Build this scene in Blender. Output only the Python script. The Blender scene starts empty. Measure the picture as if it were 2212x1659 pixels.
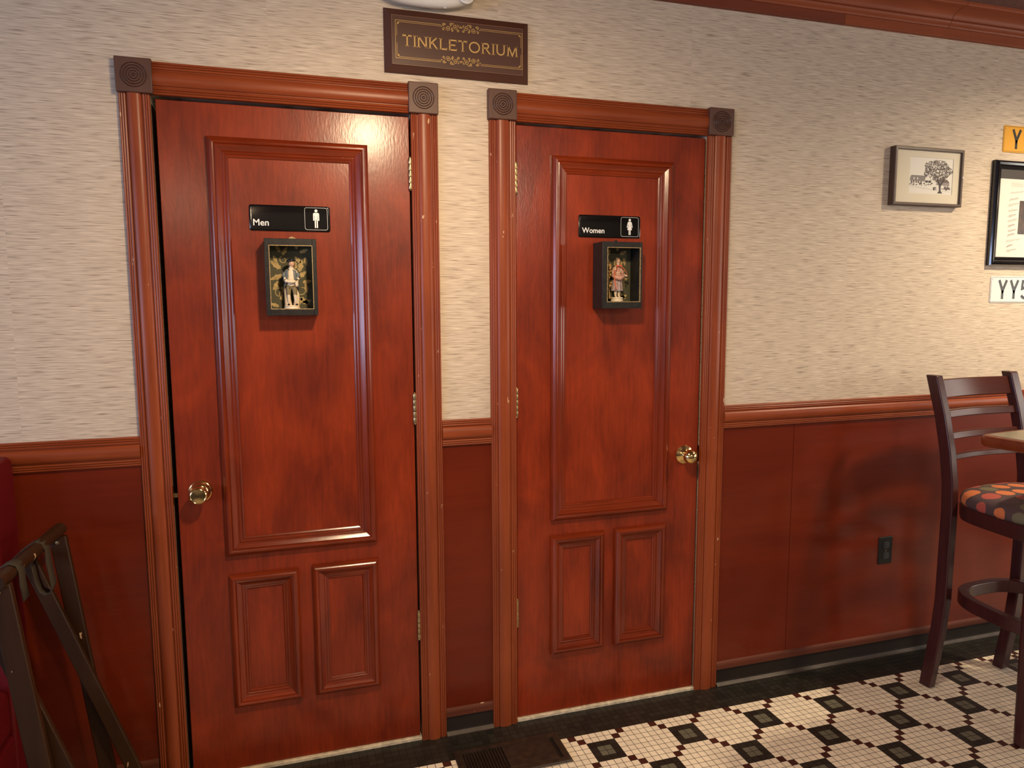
import bpy, bmesh, math, random
from mathutils import Vector, Matrix

random.seed(7)
scn = bpy.context.scene
COL = scn.collection
PI = math.pi

# ---------------------------------------------------------------- camera
cam_d = bpy.data.cameras.new('camera')
cam_d.sensor_fit = 'HORIZONTAL'
cam_d.sensor_width = 36.0
cam_d.lens = 25.402
cam_d.clip_start = 0.02
cam = bpy.data.objects.new('camera', cam_d)
COL.objects.link(cam)
_r = Vector((0.95488649, -0.29694452, -0.00396862))
_u = Vector((0.03724073, 0.10647572, 0.99361766))
_f = Vector((0.29462675, 0.94893987, -0.11273066))
M = Matrix(((_r.x, _u.x, -_f.x, -0.18536739), (_r.y, _u.y, -_f.y, -2.28556363), (_r.z, _u.z, -_f.z, 1.46785535), (0, 0, 0, 1)))
cam.matrix_world = M
scn.camera = cam

# ---------------------------------------------------------------- exposure, world
vs = scn.view_settings
vs.view_transform = 'Standard'
vs.look = 'None'
vs.gamma = 1.0
vs.exposure = 0.0
vs.use_curve_mapping = False
world = bpy.data.worlds.new('world')
scn.world = world
world.use_nodes = True
world.node_tree.nodes['Background'].inputs[0].default_value = (0.8, 0.85, 1.0, 1)
world.node_tree.nodes['Background'].inputs[1].default_value = 0.12

# room lamps: (x, y, z, watts, colour)
LAMPS = [   # x, y, z, watts, colour, beam (None = bare globe), aim
    (0.20, -1.20, 2.26, 93.0, (1.0, 0.73, 0.45), 160, (0.0, 0.50, -0.86)),
    (2.95, -0.85, 2.46, 165.0, (1.0, 0.80, 0.55), 172, (0.0, 0.0, -1.0)),
    (-1.09, -5.2, 2.43, 40.0, (1.0, 0.72, 0.46), None, None),
    (1.6, -4.4, 2.46, 75.0, (1.0, 0.84, 0.64), None, None),  # fill light added behind the camera, no known fixture
]
WINDOW_LIGHT = 15.5
WINDOW_LIGHT_RIGHT = 7.5


# ---------------------------------------------------------------- object helpers
def tag(o, label=None, cat=None, group=None, kind=None):
    if label: o['label'] = label
    if cat: o['category'] = cat
    if group: o['group'] = group
    if kind: o['kind'] = kind
    return o


def empty(name, loc=(0, 0, 0), label=None, cat=None, group=None, kind=None):
    o = bpy.data.objects.new(name, None)
    o.empty_display_size = 0.05
    o.location = loc
    COL.objects.link(o)
    return tag(o, label, cat, group, kind)


def parent_to(o, p):
    """parent keeping the world coordinates in which the mesh was built"""
    o.parent = p
    loc = Vector((0, 0, 0))
    q = p
    while q is not None:
        loc += Vector(q.location)
        q = q.parent
    o.location = -loc


class MB:
    def __init__(self):
        self.v, self.f, self.m = [], [], []

    def add(self, vs_, fs_, mat=0):
        n = len(self.v)
        self.v += [tuple(p) for p in vs_]
        self.f += [tuple(i + n for i in q) for q in fs_]
        self.m += [mat] * len(fs_)
        return self

    def box(self, x0, x1, y0, y1, z0, z1, mat=0):
        return self.add([(x0, y0, z0), (x1, y0, z0), (x1, y1, z0), (x0, y1, z0), (x0, y0, z1), (x1, y0, z1), (x1, y1, z1), (x0, y1, z1)],
                        [(3, 2, 1, 0), (4, 5, 6, 7), (0, 1, 5, 4), (1, 2, 6, 5), (2, 3, 7, 6), (3, 0, 4, 7)], mat)

    def loft(self, loops, mat=0, cap=True, closed=False):
        n = len(loops[0])
        vs_ = [p for l in loops for p in l]
        fs_ = []
        k = len(loops)
        for i in range(k if closed else k - 1):
            a, b = i * n, ((i + 1) % k) * n
            for j in range(n):
                fs_.append((a + j, a + (j + 1) % n, b + (j + 1) % n, b + j))
        if cap and not closed:
            fs_.append(tuple(range(n - 1, -1, -1)))
            fs_.append(tuple(range((k - 1) * n, k * n)))
        return self.add(vs_, fs_, mat)

    def strip(self, rows, mat=0):
        """open surface through rows of points"""
        n = len(rows[0])
        fs_ = []
        for i in range(len(rows) - 1):
            for j in range(n - 1):
                a = i * n + j
                fs_.append((a, a + 1, a + n + 1, a + n))
        return self.add([p for r in rows for p in r], fs_, mat)

    def prism(self, poly, fn, h0, h1, mat=0):
        n = len(poly)
        vs_ = [fn(a, b, h0) for a, b in poly] + [fn(a, b, h1) for a, b in poly]
        fs_ = [tuple(range(n - 1, -1, -1)), tuple(range(n, 2 * n))]
        for i in range(n):
            j = (i + 1) % n
            fs_.append((i, j, n + j, n + i))
        return self.add(vs_, fs_, mat)

    def lathe(self, prof, org, axis=(0, 0, 1), n=32, mat=0, sx=1.0, sy=1.0):
        """prof: (radius, height along axis)"""
        ax = Vector(axis).normalized()
        t = Vector((1, 0, 0)) if abs(ax.x) < 0.9 else Vector((0, 0, 1))
        e1 = (t - ax * t.dot(ax)).normalized()
        e2 = ax.cross(e1)
        o = Vector(org)
        loops = []
        for r, h in prof:
            r = max(r, 1e-5)
            loops.append([tuple(o + ax * h + e1 * (r * sx * math.cos(2 * PI * k / n)) + e2 * (r * sy * math.sin(2 * PI * k / n))) for k in range(n)])
        return self.loft(loops, mat)

    def tube(self, path, r, n=10, mat=0):
        path = [Vector(p) for p in path]
        loops = []
        for i, p in enumerate(path):
            d = (path[min(i + 1, len(path) - 1)] - path[max(i - 1, 0)]).normalized()
            t = Vector((0, 0, 1)) if abs(d.z) < 0.9 else Vector((0, 1, 0))
            e1 = (t - d * t.dot(d)).normalized()
            e2 = d.cross(e1)
            rr = r[i] if isinstance(r, (list, tuple)) else r
            loops.append([tuple(p + e1 * rr * math.cos(2 * PI * k / n) + e2 * rr * math.sin(2 * PI * k / n)) for k in range(n)])
        return self.loft(loops, mat)

    def ball(self, c, rx, ry=None, rz=None, n=16, mat=0):
        ry = rx if ry is None else ry
        rz = rx if rz is None else rz
        loops = []
        m = n // 2
        for i in range(m + 1):
            a = PI * (i / m) - PI / 2
            rr = max(math.cos(a), 1e-3)
            loops.append([(c[0] + rx * rr * math.cos(2 * PI * k / n), c[1] + ry * rr * math.sin(2 * PI * k / n), c[2] + rz * math.sin(a)) for k in range(n)])
        return self.loft(loops, mat)

    def ribbon(self, pts, w, fn, h, mat=0, closed=False):
        """flat stroke of width w along 2D pts, raised h above its plane"""
        n = len(pts)
        P = [Vector(p) for p in pts]
        L, R_ = [], []
        for i in range(n):
            a = P[(i - 1) % n] if (closed or i > 0) else P[i]
            b = P[(i + 1) % n] if (closed or i < n - 1) else P[i]
            d1 = (P[i] - a)
            d2 = (b - P[i])
            d1 = d1.normalized() if d1.length > 1e-9 else d2.normalized()
            d2 = d2.normalized() if d2.length > 1e-9 else d1
            n1 = Vector((-d1.y, d1.x)); n2 = Vector((-d2.y, d2.x))
            nn = n1 + n2
            if nn.length < 1e-6: nn = n1
            nn.normalize()
            c = max(nn.dot(n1), 0.4)
            ww = w[i] if isinstance(w, (list, tuple)) else w
            L.append(P[i] + nn * (ww / 2 / c)); R_.append(P[i] - nn * (ww / 2 / c))
        vs_ = [fn(q.x, q.y, h) for q in L] + [fn(q.x, q.y, h) for q in R_]
        fs_ = []
        for i in range(n if closed else n - 1):
            j = (i + 1) % n
            fs_.append((n + i, n + j, j, i))
        return self.add(vs_, fs_, mat)

    def build(self, name, mats, parent=None, smooth=35, bevel=0.0, seg=2, loc=None, kind=None, label=None, fix=True):
        me = bpy.data.meshes.new(name)
        me.from_pydata(self.v, [], self.f)
        mats = mats if isinstance(mats, (list, tuple)) else [mats]
        for m in mats: me.materials.append(m)
        if len(mats) > 1: me.polygons.foreach_set('material_index', self.m)
        me.update()
        if fix:
            bm = bmesh.new(); bm.from_mesh(me)
            bmesh.ops.recalc_face_normals(bm, faces=bm.faces)
            bm.to_mesh(me); bm.free()
        if smooth:
            me.polygons.foreach_set('use_smooth', [True] * len(me.polygons))
            me.set_sharp_from_angle(angle=math.radians(smooth))
        o = bpy.data.objects.new(name, me)
        COL.objects.link(o)
        if loc is not None: o.location = loc
        if parent is not None: parent_to(o, parent)
        if bevel:
            b = o.modifiers.new('bevel', 'BEVEL')
            b.width = bevel; b.segments = seg; b.limit_method = 'ANGLE'; b.angle_limit = math.radians(40)
            b.harden_normals = False
        if kind: o['kind'] = kind
        if label: o['label'] = label
        return o


def W(u, v, h):
    """wall plane: u along the wall, v up, h out into the room"""
    return (u, -h, v)


def WY(y0):
    return lambda u, v, h: (u, y0 - h, v)


def arc(cx, cy, r, a0, a1, n=12, ry=None):
    ry = r if ry is None else ry
    return [(cx + r * math.cos(math.radians(a0 + (a1 - a0) * i / n)), cy + ry * math.sin(math.radians(a0 + (a1 - a0) * i / n))) for i in range(n + 1)]


def rrect(x0, x1, z0, z1, r, n=5):
    return (arc(x1 - r, z0 + r, r, -90, 0, n) + arc(x1 - r, z1 - r, r, 0, 90, n) + arc(x0 + r, z1 - r, r, 90, 180, n) + arc(x0 + r, z0 + r, r, 180, 270, n))


def skin(name, pts, edges, mat, parent, sub=2, root=0):
    """one continuous figure grown over a skeleton; pts: (x, y, z, radius)"""
    bm = bmesh.new()
    lay = bm.verts.layers.skin.verify()
    V = []
    for i, p in enumerate(pts):
        v = bm.verts.new(p[:3])
        r = p[3]
        v[lay].radius = (r, r) if not isinstance(r, tuple) else r
        v[lay].use_root = (i == root)
        V.append(v)
    for a, b in edges: bm.edges.new((V[a], V[b]))
    me = bpy.data.meshes.new(name)
    bm.to_mesh(me); bm.free()
    me.materials.append(mat)
    o = bpy.data.objects.new(name, me)
    COL.objects.link(o)
    s = o.modifiers.new('skin', 'SKIN'); s.use_smooth_shade = True
    d = o.modifiers.new('sub', 'SUBSURF'); d.levels = sub; d.render_levels = sub
    parent_to(o, parent)
    return o


# ---------------------------------------------------------------- materials
def nmat(name):
    m = bpy.data.materials.new(name)
    m.use_nodes = True
    nt = m.node_tree
    return m, nt, nt.nodes['Principled BSDF']


def plain(name, col, rough=0.5, metal=0.0, spec=0.5, coat=0.0, vary=0.0, vscale=30.0, bump=0.0, bscale=200.0):
    m, nt, b = nmat(name)
    b.inputs['Base Color'].default_value = (*col, 1)
    b.inputs['Roughness'].default_value = rough
    b.inputs['Metallic'].default_value = metal
    b.inputs['Specular IOR Level'].default_value = spec
    b.inputs['Coat Weight'].default_value = coat
    b.inputs['Coat Roughness'].default_value = 0.08
    tc = nt.nodes.new('ShaderNodeTexCoord')
    if vary:
        n = nt.nodes.new('ShaderNodeTexNoise')
        n.inputs['Scale'].default_value = vscale; n.inputs['Detail'].default_value = 4
        nt.links.new(tc.outputs['Object'], n.inputs['Vector'])
        r = nt.nodes.new('ShaderNodeValToRGB')
        r.color_ramp.elements[0].position = 0.3; r.color_ramp.elements[1].position = 0.7
        r.color_ramp.elements[0].color = (*[c * (1 - vary) for c in col], 1)
        r.color_ramp.elements[1].color = (*[min(c * (1 + vary), 1) for c in col], 1)
        nt.links.new(n.outputs['Fac'], r.inputs['Fac'])
        nt.links.new(r.outputs['Color'], b.inputs['Base Color'])
    if bump:
        n2 = nt.nodes.new('ShaderNodeTexNoise')
        n2.inputs['Scale'].default_value = bscale; n2.inputs['Detail'].default_value = 3
        nt.links.new(tc.outputs['Object'], n2.inputs['Vector'])
        bp = nt.nodes.new('ShaderNodeBump'); bp.inputs['Strength'].default_value = bump; bp.inputs['Distance'].default_value = 0.002
        nt.links.new(n2.outputs['Fac'], bp.inputs['Height'])
        nt.links.new(bp.outputs['Normal'], b.inputs['Normal'])
    return m


def wood(name, dark, light, axis='z', rough=0.3, blotch=3.0, grain=90.0, coat=0.0, bump=0.08, spec=0.5, chips=0.0, blotch_amt=0.55, coat_r=0.24, gs=0.035, bs=0.35):
    """stained timber: fine grain drawn out along an axis over broad uneven stain"""
    m, nt, b = nmat(name)
    L = nt.links.new
    tc = nt.nodes.new('ShaderNodeTexCoord')
    mp = nt.nodes.new('ShaderNodeMapping')
    s = {'x': (gs, 1, 1), 'y': (1, gs, 1), 'z': (1, 1, gs)}[axis]
    mp.inputs['Scale'].default_value = s
    L(tc.outputs['Object'], mp.inputs['Vector'])
    n1 = nt.nodes.new('ShaderNodeTexNoise'); n1.inputs['Scale'].default_value = grain; n1.inputs['Detail'].default_value = 5; n1.inputs['Roughness'].default_value = 0.6
    n1.inputs['Distortion'].default_value = 0.4
    L(mp.outputs['Vector'], n1.inputs['Vector'])
    mp2 = nt.nodes.new('ShaderNodeMapping')
    s2 = {'x': (bs, 1, 1), 'y': (1, bs, 1), 'z': (1, 1, bs)}[axis]
    mp2.inputs['Scale'].default_value = s2
    L(tc.outputs['Object'], mp2.inputs['Vector'])
    n2 = nt.nodes.new('ShaderNodeTexNoise'); n2.inputs['Scale'].default_value = blotch * 2.2; n2.inputs['Detail'].default_value = 4; n2.inputs['Roughness'].default_value = 0.55
    n2.inputs['Distortion'].default_value = 0.6
    L(mp2.outputs['Vector'], n2.inputs['Vector'])
    mx = nt.nodes.new('ShaderNodeMix'); mx.data_type = 'FLOAT'
    mx.inputs['Factor'].default_value = blotch_amt
    L(n1.outputs['Fac'], mx.inputs['A']); L(n2.outputs['Fac'], mx.inputs['B'])
    r = nt.nodes.new('ShaderNodeValToRGB')
    r.color_ramp.elements[0].position = 0.34; r.color_ramp.elements[1].position = 0.66
    r.color_ramp.elements[0].color = (*dark, 1); r.color_ramp.elements[1].color = (*light, 1)
    L(mx.outputs['Result'], r.inputs['Fac'])
    out = r.outputs['Color']
    if chips:
        n3 = nt.nodes.new('ShaderNodeTexNoise'); n3.inputs['Scale'].default_value = 60; n3.inputs['Detail'].default_value = 3
        mp3 = nt.nodes.new('ShaderNodeMapping'); mp3.inputs['Scale'].default_value = {'x': (0.4, 1, 1), 'y': (1, 0.4, 1), 'z': (1, 1, 0.4)}[axis]
        L(tc.outputs['Object'], mp3.inputs['Vector']); L(mp3.outputs['Vector'], n3.inputs['Vector'])
        th = nt.nodes.new('ShaderNodeMath'); th.operation = 'GREATER_THAN'; th.inputs[1].default_value = 0.74 - 0.06 * chips
        L(n3.outputs['Fac'], th.inputs[0])
        m3 = nt.nodes.new('ShaderNodeMix'); m3.data_type = 'RGBA'
        L(th.outputs[0], m3.inputs['Factor']); L(out, m3.inputs['A']); m3.inputs['B'].default_value = (0.55, 0.36, 0.22, 1)
        out = m3.outputs['Result']
    L(out, b.inputs['Base Color'])
    b.inputs['Roughness'].default_value = rough
    b.inputs['Specular IOR Level'].default_value = spec
    b.inputs['Coat Weight'].default_value = coat; b.inputs['Coat Roughness'].default_value = coat_r
    if bump:
        n4 = nt.nodes.new('ShaderNodeTexNoise'); n4.inputs['Scale'].default_value = 160; n4.inputs['Detail'].default_value = 3
        mp4 = nt.nodes.new('ShaderNodeMapping'); mp4.inputs['Scale'].default_value = {'x': (0.3, 1, 1), 'y': (1, 0.3, 1), 'z': (1, 1, 0.3)}[axis]
        L(tc.outputs['Object'], mp4.inputs['Vector']); L(mp4.outputs['Vector'], n4.inputs['Vector'])
        bp = nt.nodes.new('ShaderNodeBump'); bp.inputs['Strength'].default_value = bump; bp.inputs['Distance'].default_value = 0.002
        L(n4.outputs['Fac'], bp.inputs['Height']); L(bp.outputs['Normal'], b.inputs['Normal']); L(bp.outputs['Normal'], b.inputs['Coat Normal'])
    return m


def wallpaper(name):
    m, nt, b = nmat(name)
    L = nt.links.new
    tc = nt.nodes.new('ShaderNodeTexCoord')
    sp = nt.nodes.new('ShaderNodeSeparateXYZ'); L(tc.outputs['Object'], sp.inputs[0])
    # each hung strip of paper shifts the pattern
    dv = nt.nodes.new('ShaderNodeMath'); dv.operation = 'MULTIPLY_ADD'; dv.inputs[1].default_value = 1 / 0.69; dv.inputs[2].default_value = 0.30
    L(sp.outputs['X'], dv.inputs[0])
    fl = nt.nodes.new('ShaderNodeMath'); fl.operation = 'FLOOR'; L(dv.outputs[0], fl.inputs[0])
    sh = nt.nodes.new('ShaderNodeMath'); sh.operation = 'MULTIPLY'; sh.inputs[1].default_value = 7.31; L(fl.outputs[0], sh.inputs[0])
    zz = nt.nodes.new('ShaderNodeMath'); zz.operation = 'ADD'; L(sp.outputs['Z'], zz.inputs[0]); L(sh.outputs[0], zz.inputs[1])
    cb = nt.nodes.new('ShaderNodeCombineXYZ'); L(sp.outputs['X'], cb.inputs['X']); L(sp.outputs['Y'], cb.inputs['Y']); L(zz.outputs[0], cb.inputs['Z'])

    def stripes(sx, sz, scale, det, dist):
        mp = nt.nodes.new('ShaderNodeMapping'); mp.inputs['Scale'].default_value = (sx, 1, sz)
        L(cb.outputs[0], mp.inputs['Vector'])
        n = nt.nodes.new('ShaderNodeTexNoise'); n.inputs['Scale'].default_value = scale; n.inputs['Detail'].default_value = det; n.inputs['Distortion'].default_value = dist
        n.inputs['Roughness'].default_value = 0.6
        L(mp.outputs[0], n.inputs['Vector'])
        return n.outputs['Fac']
    a = stripes(14, 310, 1.0, 1.0, 0.35)
    c = stripes(22, 560, 1.0, 1.0, 0.2)
    mx = nt.nodes.new('ShaderNodeMix'); mx.data_type = 'FLOAT'; mx.inputs['Factor'].default_value = 0.38
    L(a, mx.inputs['A']); L(c, mx.inputs['B'])
    r = nt.nodes.new('ShaderNodeValToRGB')
    e = r.color_ramp.elements
    e[0].position = 0.33; e[0].color = (0.30, 0.232, 0.172, 1)
    e[1].position = 0.68; e[1].color = (0.72, 0.61, 0.485, 1)
    k = e.new(0.45); k.color = (0.525, 0.43, 0.33, 1)
    k = e.new(0.56); k.color = (0.60, 0.50, 0.388, 1)
    L(mx.outputs['Result'], r.inputs['Fac'])
    L(r.outputs['Color'], b.inputs['Base Color'])
    b.inputs['Roughness'].default_value = 0.6
    b.inputs['Specular IOR Level'].default_value = 0.3
    bp = nt.nodes.new('ShaderNodeBump'); bp.inputs['Strength'].default_value = 0.5; bp.inputs['Distance'].default_value = 0.0025
    L(mx.outputs['Result'], bp.inputs['Height']); L(bp.outputs['Normal'], b.inputs['Normal'])
    return m


def tile_mat(name, col, vary=0.08, rough=0.35, dirt=0.0):
    m, nt, b = nmat(name)
    L = nt.links.new
    g = nt.nodes.new('ShaderNodeNewGeometry')
    hs = nt.nodes.new('ShaderNodeHueSaturation')
    hs.inputs['Color'].default_value = (*col, 1)
    ma = nt.nodes.new('ShaderNodeMath'); ma.operation = 'MULTIPLY_ADD'; ma.inputs[1].default_value = 2 * vary; ma.inputs[2].default_value = 1 - vary
    L(g.outputs['Random Per Island'], ma.inputs[0]); L(ma.outputs[0], hs.inputs['Value'])
    out = hs.outputs['Color']
    if dirt:
        tc = nt.nodes.new('ShaderNodeTexCoord')
        n = nt.nodes.new('ShaderNodeTexNoise'); n.inputs['Scale'].default_value = 26; n.inputs['Detail'].default_value = 6
        L(tc.outputs['Object'], n.inputs['Vector'])
        r = nt.nodes.new('ShaderNodeValToRGB'); r.color_ramp.elements[0].position = 0.72; r.color_ramp.elements[1].position = 0.80
        L(n.outputs['Fac'], r.inputs['Fac'])
        mx = nt.nodes.new('ShaderNodeMix'); mx.data_type = 'RGBA'
        ml = nt.nodes.new('ShaderNodeMath'); ml.operation = 'MULTIPLY'; ml.inputs[1].default_value = dirt
        L(r.outputs['Color'], ml.inputs[0]); L(ml.outputs[0], mx.inputs['Factor'])
        L(out, mx.inputs['A']); mx.inputs['B'].default_value = (0.06, 0.045, 0.03, 1)
        out = mx.outputs['Result']
    L(out, b.inputs['Base Color'])
    b.inputs['Roughness'].default_value = rough
    return m


def dots_mat(name):
    """upholstery: overlapping coloured discs woven on a dark ground"""
    m, nt, b = nmat(name)
    L = nt.links.new
    tc = nt.nodes.new('ShaderNodeTexCoord')
    mp = nt.nodes.new('ShaderNodeMapping'); mp.inputs['Scale'].default_value = (1, 1, 0.0)
    L(tc.outputs['Object'], mp.inputs['Vector'])
    v = nt.nodes.new('ShaderNodeTexVoronoi'); v.voronoi_dimensions = '2D'; v.inputs['Scale'].default_value = 14.0; v.inputs['Randomness'].default_value = 0.16
    L(mp.outputs['Vector'], v.inputs['Vector'])
    lt = nt.nodes.new('ShaderNodeMath'); lt.operation = 'LESS_THAN'; lt.inputs[1].default_value = 0.41
    L(v.outputs['Distance'], lt.inputs[0])
    sp = nt.nodes.new('ShaderNodeSeparateColor'); L(v.outputs['Color'], sp.inputs[0])
    r = nt.nodes.new('ShaderNodeValToRGB'); r.color_ramp.interpolation = 'CONSTANT'
    e = r.color_ramp.elements
    e[0].position = 0.0; e[0].color = (0.52, 0.145, 0.045, 1)
    e[1].position = 0.42; e[1].color = (0.13, 0.11, 0.06, 1)
    k = e.new(0.62); k.color = (0.36, 0.065, 0.045, 1)
    k = e.new(0.84); k.color = (0.09, 0.045, 0.05, 1)
    L(sp.outputs[0], r.inputs['Fac'])
    mx = nt.nodes.new('ShaderNodeMix'); mx.data_type = 'RGBA'
    L(lt.outputs[0], mx.inputs['Factor']); mx.inputs['A'].default_value = (0.065, 0.035, 0.036, 1); L(r.outputs['Color'], mx.inputs['B'])
    L(mx.outputs['Result'], b.inputs['Base Color'])
    b.inputs['Roughness'].default_value = 0.75
    return m


M_WALL = wallpaper('striated_wallpaper')
M_DOOR = wood('cherry_door_veneer', (0.112, 0.0108, 0.0020), (0.285, 0.0315, 0.0050), 'z', rough=0.45, blotch=2.6, grain=95, bump=0.12, blotch_amt=0.68, coat=0.45, coat_r=0.21, spec=0.2, gs=0.10, bs=0.55)
M_MOLD = wood('cherry_panel_moulding', (0.090, 0.0105, 0.0025), (0.235, 0.031, 0.0062), 'z', rough=0.21, blotch=3, grain=90, bump=0.05)
M_MOLDX = wood('cherry_panel_moulding_crosswise', (0.090, 0.0105, 0.0025), (0.235, 0.031, 0.0062), 'x', rough=0.21, blotch=3, grain=90, bump=0.05)
M_CASE = wood('stained_casing', (0.180, 0.033, 0.0095), (0.285, 0.060, 0.0170), 'z', spec=0.3, rough=0.36, blotch=3, grain=110, bump=0.05, chips=0.25)
M_CASEX = wood('stained_casing_crosswise', (0.180, 0.033, 0.0095), (0.285, 0.060, 0.0170), 'x', spec=0.3, rough=0.36, blotch=3, grain=110, bump=0.05)
M_ROSE = wood('dark_rosette_wood', (0.075, 0.030, 0.019), (0.105, 0.043, 0.027), 'z', rough=0.5, grain=60, bump=0.03)
M_ROSED = wood('rosette_ring_stain', (0.040, 0.015, 0.009), (0.060, 0.023, 0.014), 'z', rough=0.35, grain=60, bump=0.02)
M_PANEL = wood('wainscot_veneer', (0.100, 0.0098, 0.0017), (0.160, 0.0178, 0.0030), 'x', rough=0.4, blotch=2.0, grain=45, bump=0.02, coat=0.22, coat_r=0.13, spec=0.2, blotch_amt=0.7)
M_CROWN = wood('crown_wood', (0.23, 0.053, 0.020), (0.32, 0.080, 0.031), 'x', spec=0.25, rough=0.5, grain=60, bump=0.03)
M_FRIEZE = wood('crown_frieze_darker', (0.155, 0.036, 0.018), (0.205, 0.048, 0.023), 'x', spec=0.25, rough=0.5, grain=60, bump=0.03)
M_STRIPW = wood('base_shoe_wood', (0.075, 0.018, 0.009), (0.130, 0.036, 0.018), 'x', spec=0.2, rough=0.55, grain=80, bump=0.05, chips=0.1)
M_BASE = plain('black_rubber_cove', (0.020, 0.0135, 0.010), 0.6, spec=0.2, vary=0.25, vscale=8)
M_TOE = plain('worn_cove_toe', (0.052, 0.035, 0.023), 0.5, vary=0.35, vscale=20)
M_CEIL = plain('stippled_ceiling_paint', (0.15, 0.068, 0.06), 0.8, bump=1.0, bscale=90, vary=0.2, vscale=60)
M_GAP = plain('dark_gap_backing', (0.035, 0.012, 0.007), 0.6)  # for the added sheet behind the door gaps
M_BRASS = plain('polished_brass', (0.83, 0.60, 0.26), 0.14, metal=1.0, vary=0.06, vscale=40)
M_HINGE = plain('aged_brass', (0.46, 0.34, 0.17), 0.34, metal=1.0, vary=0.25, vscale=120)
M_STEELD = plain('dark_keyhole', (0.01, 0.008, 0.006), 0.5)
M_MARBLE = plain('marble_threshold', (0.62, 0.52, 0.36), 0.4, vary=0.3, vscale=55)
M_TW = tile_mat('ivory_mosaic', (0.86, 0.75, 0.575), 0.07, 0.38, dirt=0.35)
M_TK = tile_mat('black_mosaic', (0.020, 0.018, 0.013), 0.30, 0.36)
M_TG = tile_mat('grey_green_mosaic', (0.135, 0.13, 0.09), 0.10, 0.36)
M_TM = tile_mat('maroon_mosaic', (0.060, 0.015, 0.009), 0.15, 0.36)
M_GROUT = plain('dark_grout', (0.020, 0.013, 0.009), 0.8)
M_ROOM = plain('far_room_paint', (0.34, 0.28, 0.22), 0.7)
M_ROOMW = plain('far_room_wood', (0.12, 0.03, 0.012), 0.4)
M_SIGNB = wood('sign_board_brown', (0.060, 0.021, 0.012), (0.078, 0.028, 0.016), 'x', rough=0.36, grain=60, bump=0.02)
M_EDGEHI = plain('sign_edge_highlight', (0.17, 0.075, 0.045), 0.5)  # lighter brown for the painted glint on the sign board
M_GOLD = plain('gold_paint', (0.50, 0.31, 0.10), 0.42, metal=0.25)
M_ACRYL = plain('black_acrylic', (0.0045, 0.0042, 0.004), 0.10, coat=0.3)
M_WHITE = plain('white_vinyl', (0.80, 0.80, 0.78), 0.45)
M_SLATE = plain('slate_black_paint', (0.0125, 0.0115, 0.0105), 0.42, spec=0.35, vary=0.45, vscale=60)
M_OLIVE = plain('box_inside', (0.030, 0.027, 0.018), 0.7)
M_GILT = plain('rubbed_gilt_edge', (0.36, 0.25, 0.115), 0.45, metal=0.3, vary=0.5, vscale=150)
M_DAMASK = plain('damask_ground', (0.070, 0.068, 0.036), 0.7)
M_LEAF = plain('damask_gold_leaf', (0.42, 0.31, 0.125), 0.6, vary=0.25, vscale=120)
M_PORC = plain('painted_bisque', (0.72, 0.60, 0.43), 0.45, vary=0.08, vscale=90)
M_FACE = plain('painted_face', (0.62, 0.38, 0.25), 0.45)
M_COATB = plain('slate_blue_coat', (0.13, 0.15, 0.155), 0.5, vary=0.2, vscale=150)
M_BREECH = plain('olive_breeches', (0.22, 0.165, 0.075), 0.5, vary=0.15, vscale=120)
M_BLACK = plain('black_paint', (0.010, 0.009, 0.010), 0.35)
M_HAIR = plain('brown_hair_paint', (0.15, 0.08, 0.035), 0.5)
M_HAIRB = plain('ash_hair_paint', (0.24, 0.17, 0.10), 0.5)
M_LILAC = plain('lilac_skirt', (0.33, 0.25, 0.24), 0.45, vary=0.2, vscale=90)
M_ROSEP = plain('rose_apron', (0.50, 0.27, 0.20), 0.45, vary=0.2, vscale=90)
M_CORAL = plain('coral_scarf', (0.62, 0.13, 0.06), 0.5)
M_FOLI = plain('ochre_flowers', (0.42, 0.26, 0.09), 0.6, vary=0.3, vscale=200)
M_FRAMEW = wood('dark_picture_frame', (0.045, 0.022, 0.012), (0.085, 0.045, 0.024), 'x', rough=0.4, grain=80)
M_MAT = plain('cream_mat_board', (0.60, 0.54, 0.42), 0.7)
M_PAPER = plain('white_print_paper', (0.64, 0.61, 0.55), 0.6)
M_INK = plain('grey_brown_ink', (0.115, 0.085, 0.075), 0.7)
M_INKD = plain('dark_ink', (0.035, 0.028, 0.026), 0.7)
M_INKM = plain('mid_grey_ink', (0.25, 0.22, 0.21), 0.7)
M_GBLACK = plain('gloss_black_frame', (0.005, 0.005, 0.006), 0.12, coat=0.5)
M_CHARC = plain('charcoal_mat', (0.03, 0.022, 0.019), 0.6)
M_SEPIA = plain('sepia_photo', (0.05, 0.025, 0.013), 0.4, vary=0.7, vscale=40)
M_YEL = plain('yellow_plate', (0.70, 0.335, 0.018), 0.35)
M_PLW = plain('white_plate', (0.62, 0.61, 0.59), 0.3)
M_PLK = plain('plate_black', (0.012, 0.011, 0.010), 0.4)
M_OUTB = plain('black_outlet', (0.010, 0.008, 0.006), 0.5, spec=0.3)
M_EMERG = plain('white_plastic', (0.74, 0.72, 0.68), 0.4)
M_LENS = plain('clear_lamp_lens', (0.75, 0.74, 0.70), 0.12, coat=0.5)
M_STOOL = wood('plum_stained_beech', (0.036, 0.0095, 0.0088), (0.060, 0.016, 0.0135), 'z', spec=0.35, rough=0.27, grain=60, bump=0.02)
M_STOOLX = wood('plum_stained_beech_slat', (0.042, 0.0105, 0.0075), (0.072, 0.018, 0.0115), 'x', spec=0.2, rough=0.24, grain=60, bump=0.02)
M_DOTS = dots_mat('dotted_upholstery')
M_EDGE = wood('table_edge_wood', (0.110, 0.020, 0.0055), (0.185, 0.038, 0.0105), 'x', spec=0.35, rough=0.3, grain=60, chips=0.2)
M_LAM = plain('table_laminate', (0.20, 0.17, 0.11), 0.25, vary=0.1, vscale=60)
M_IRON = plain('black_iron', (0.018, 0.017, 0.017), 0.45)
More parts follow.
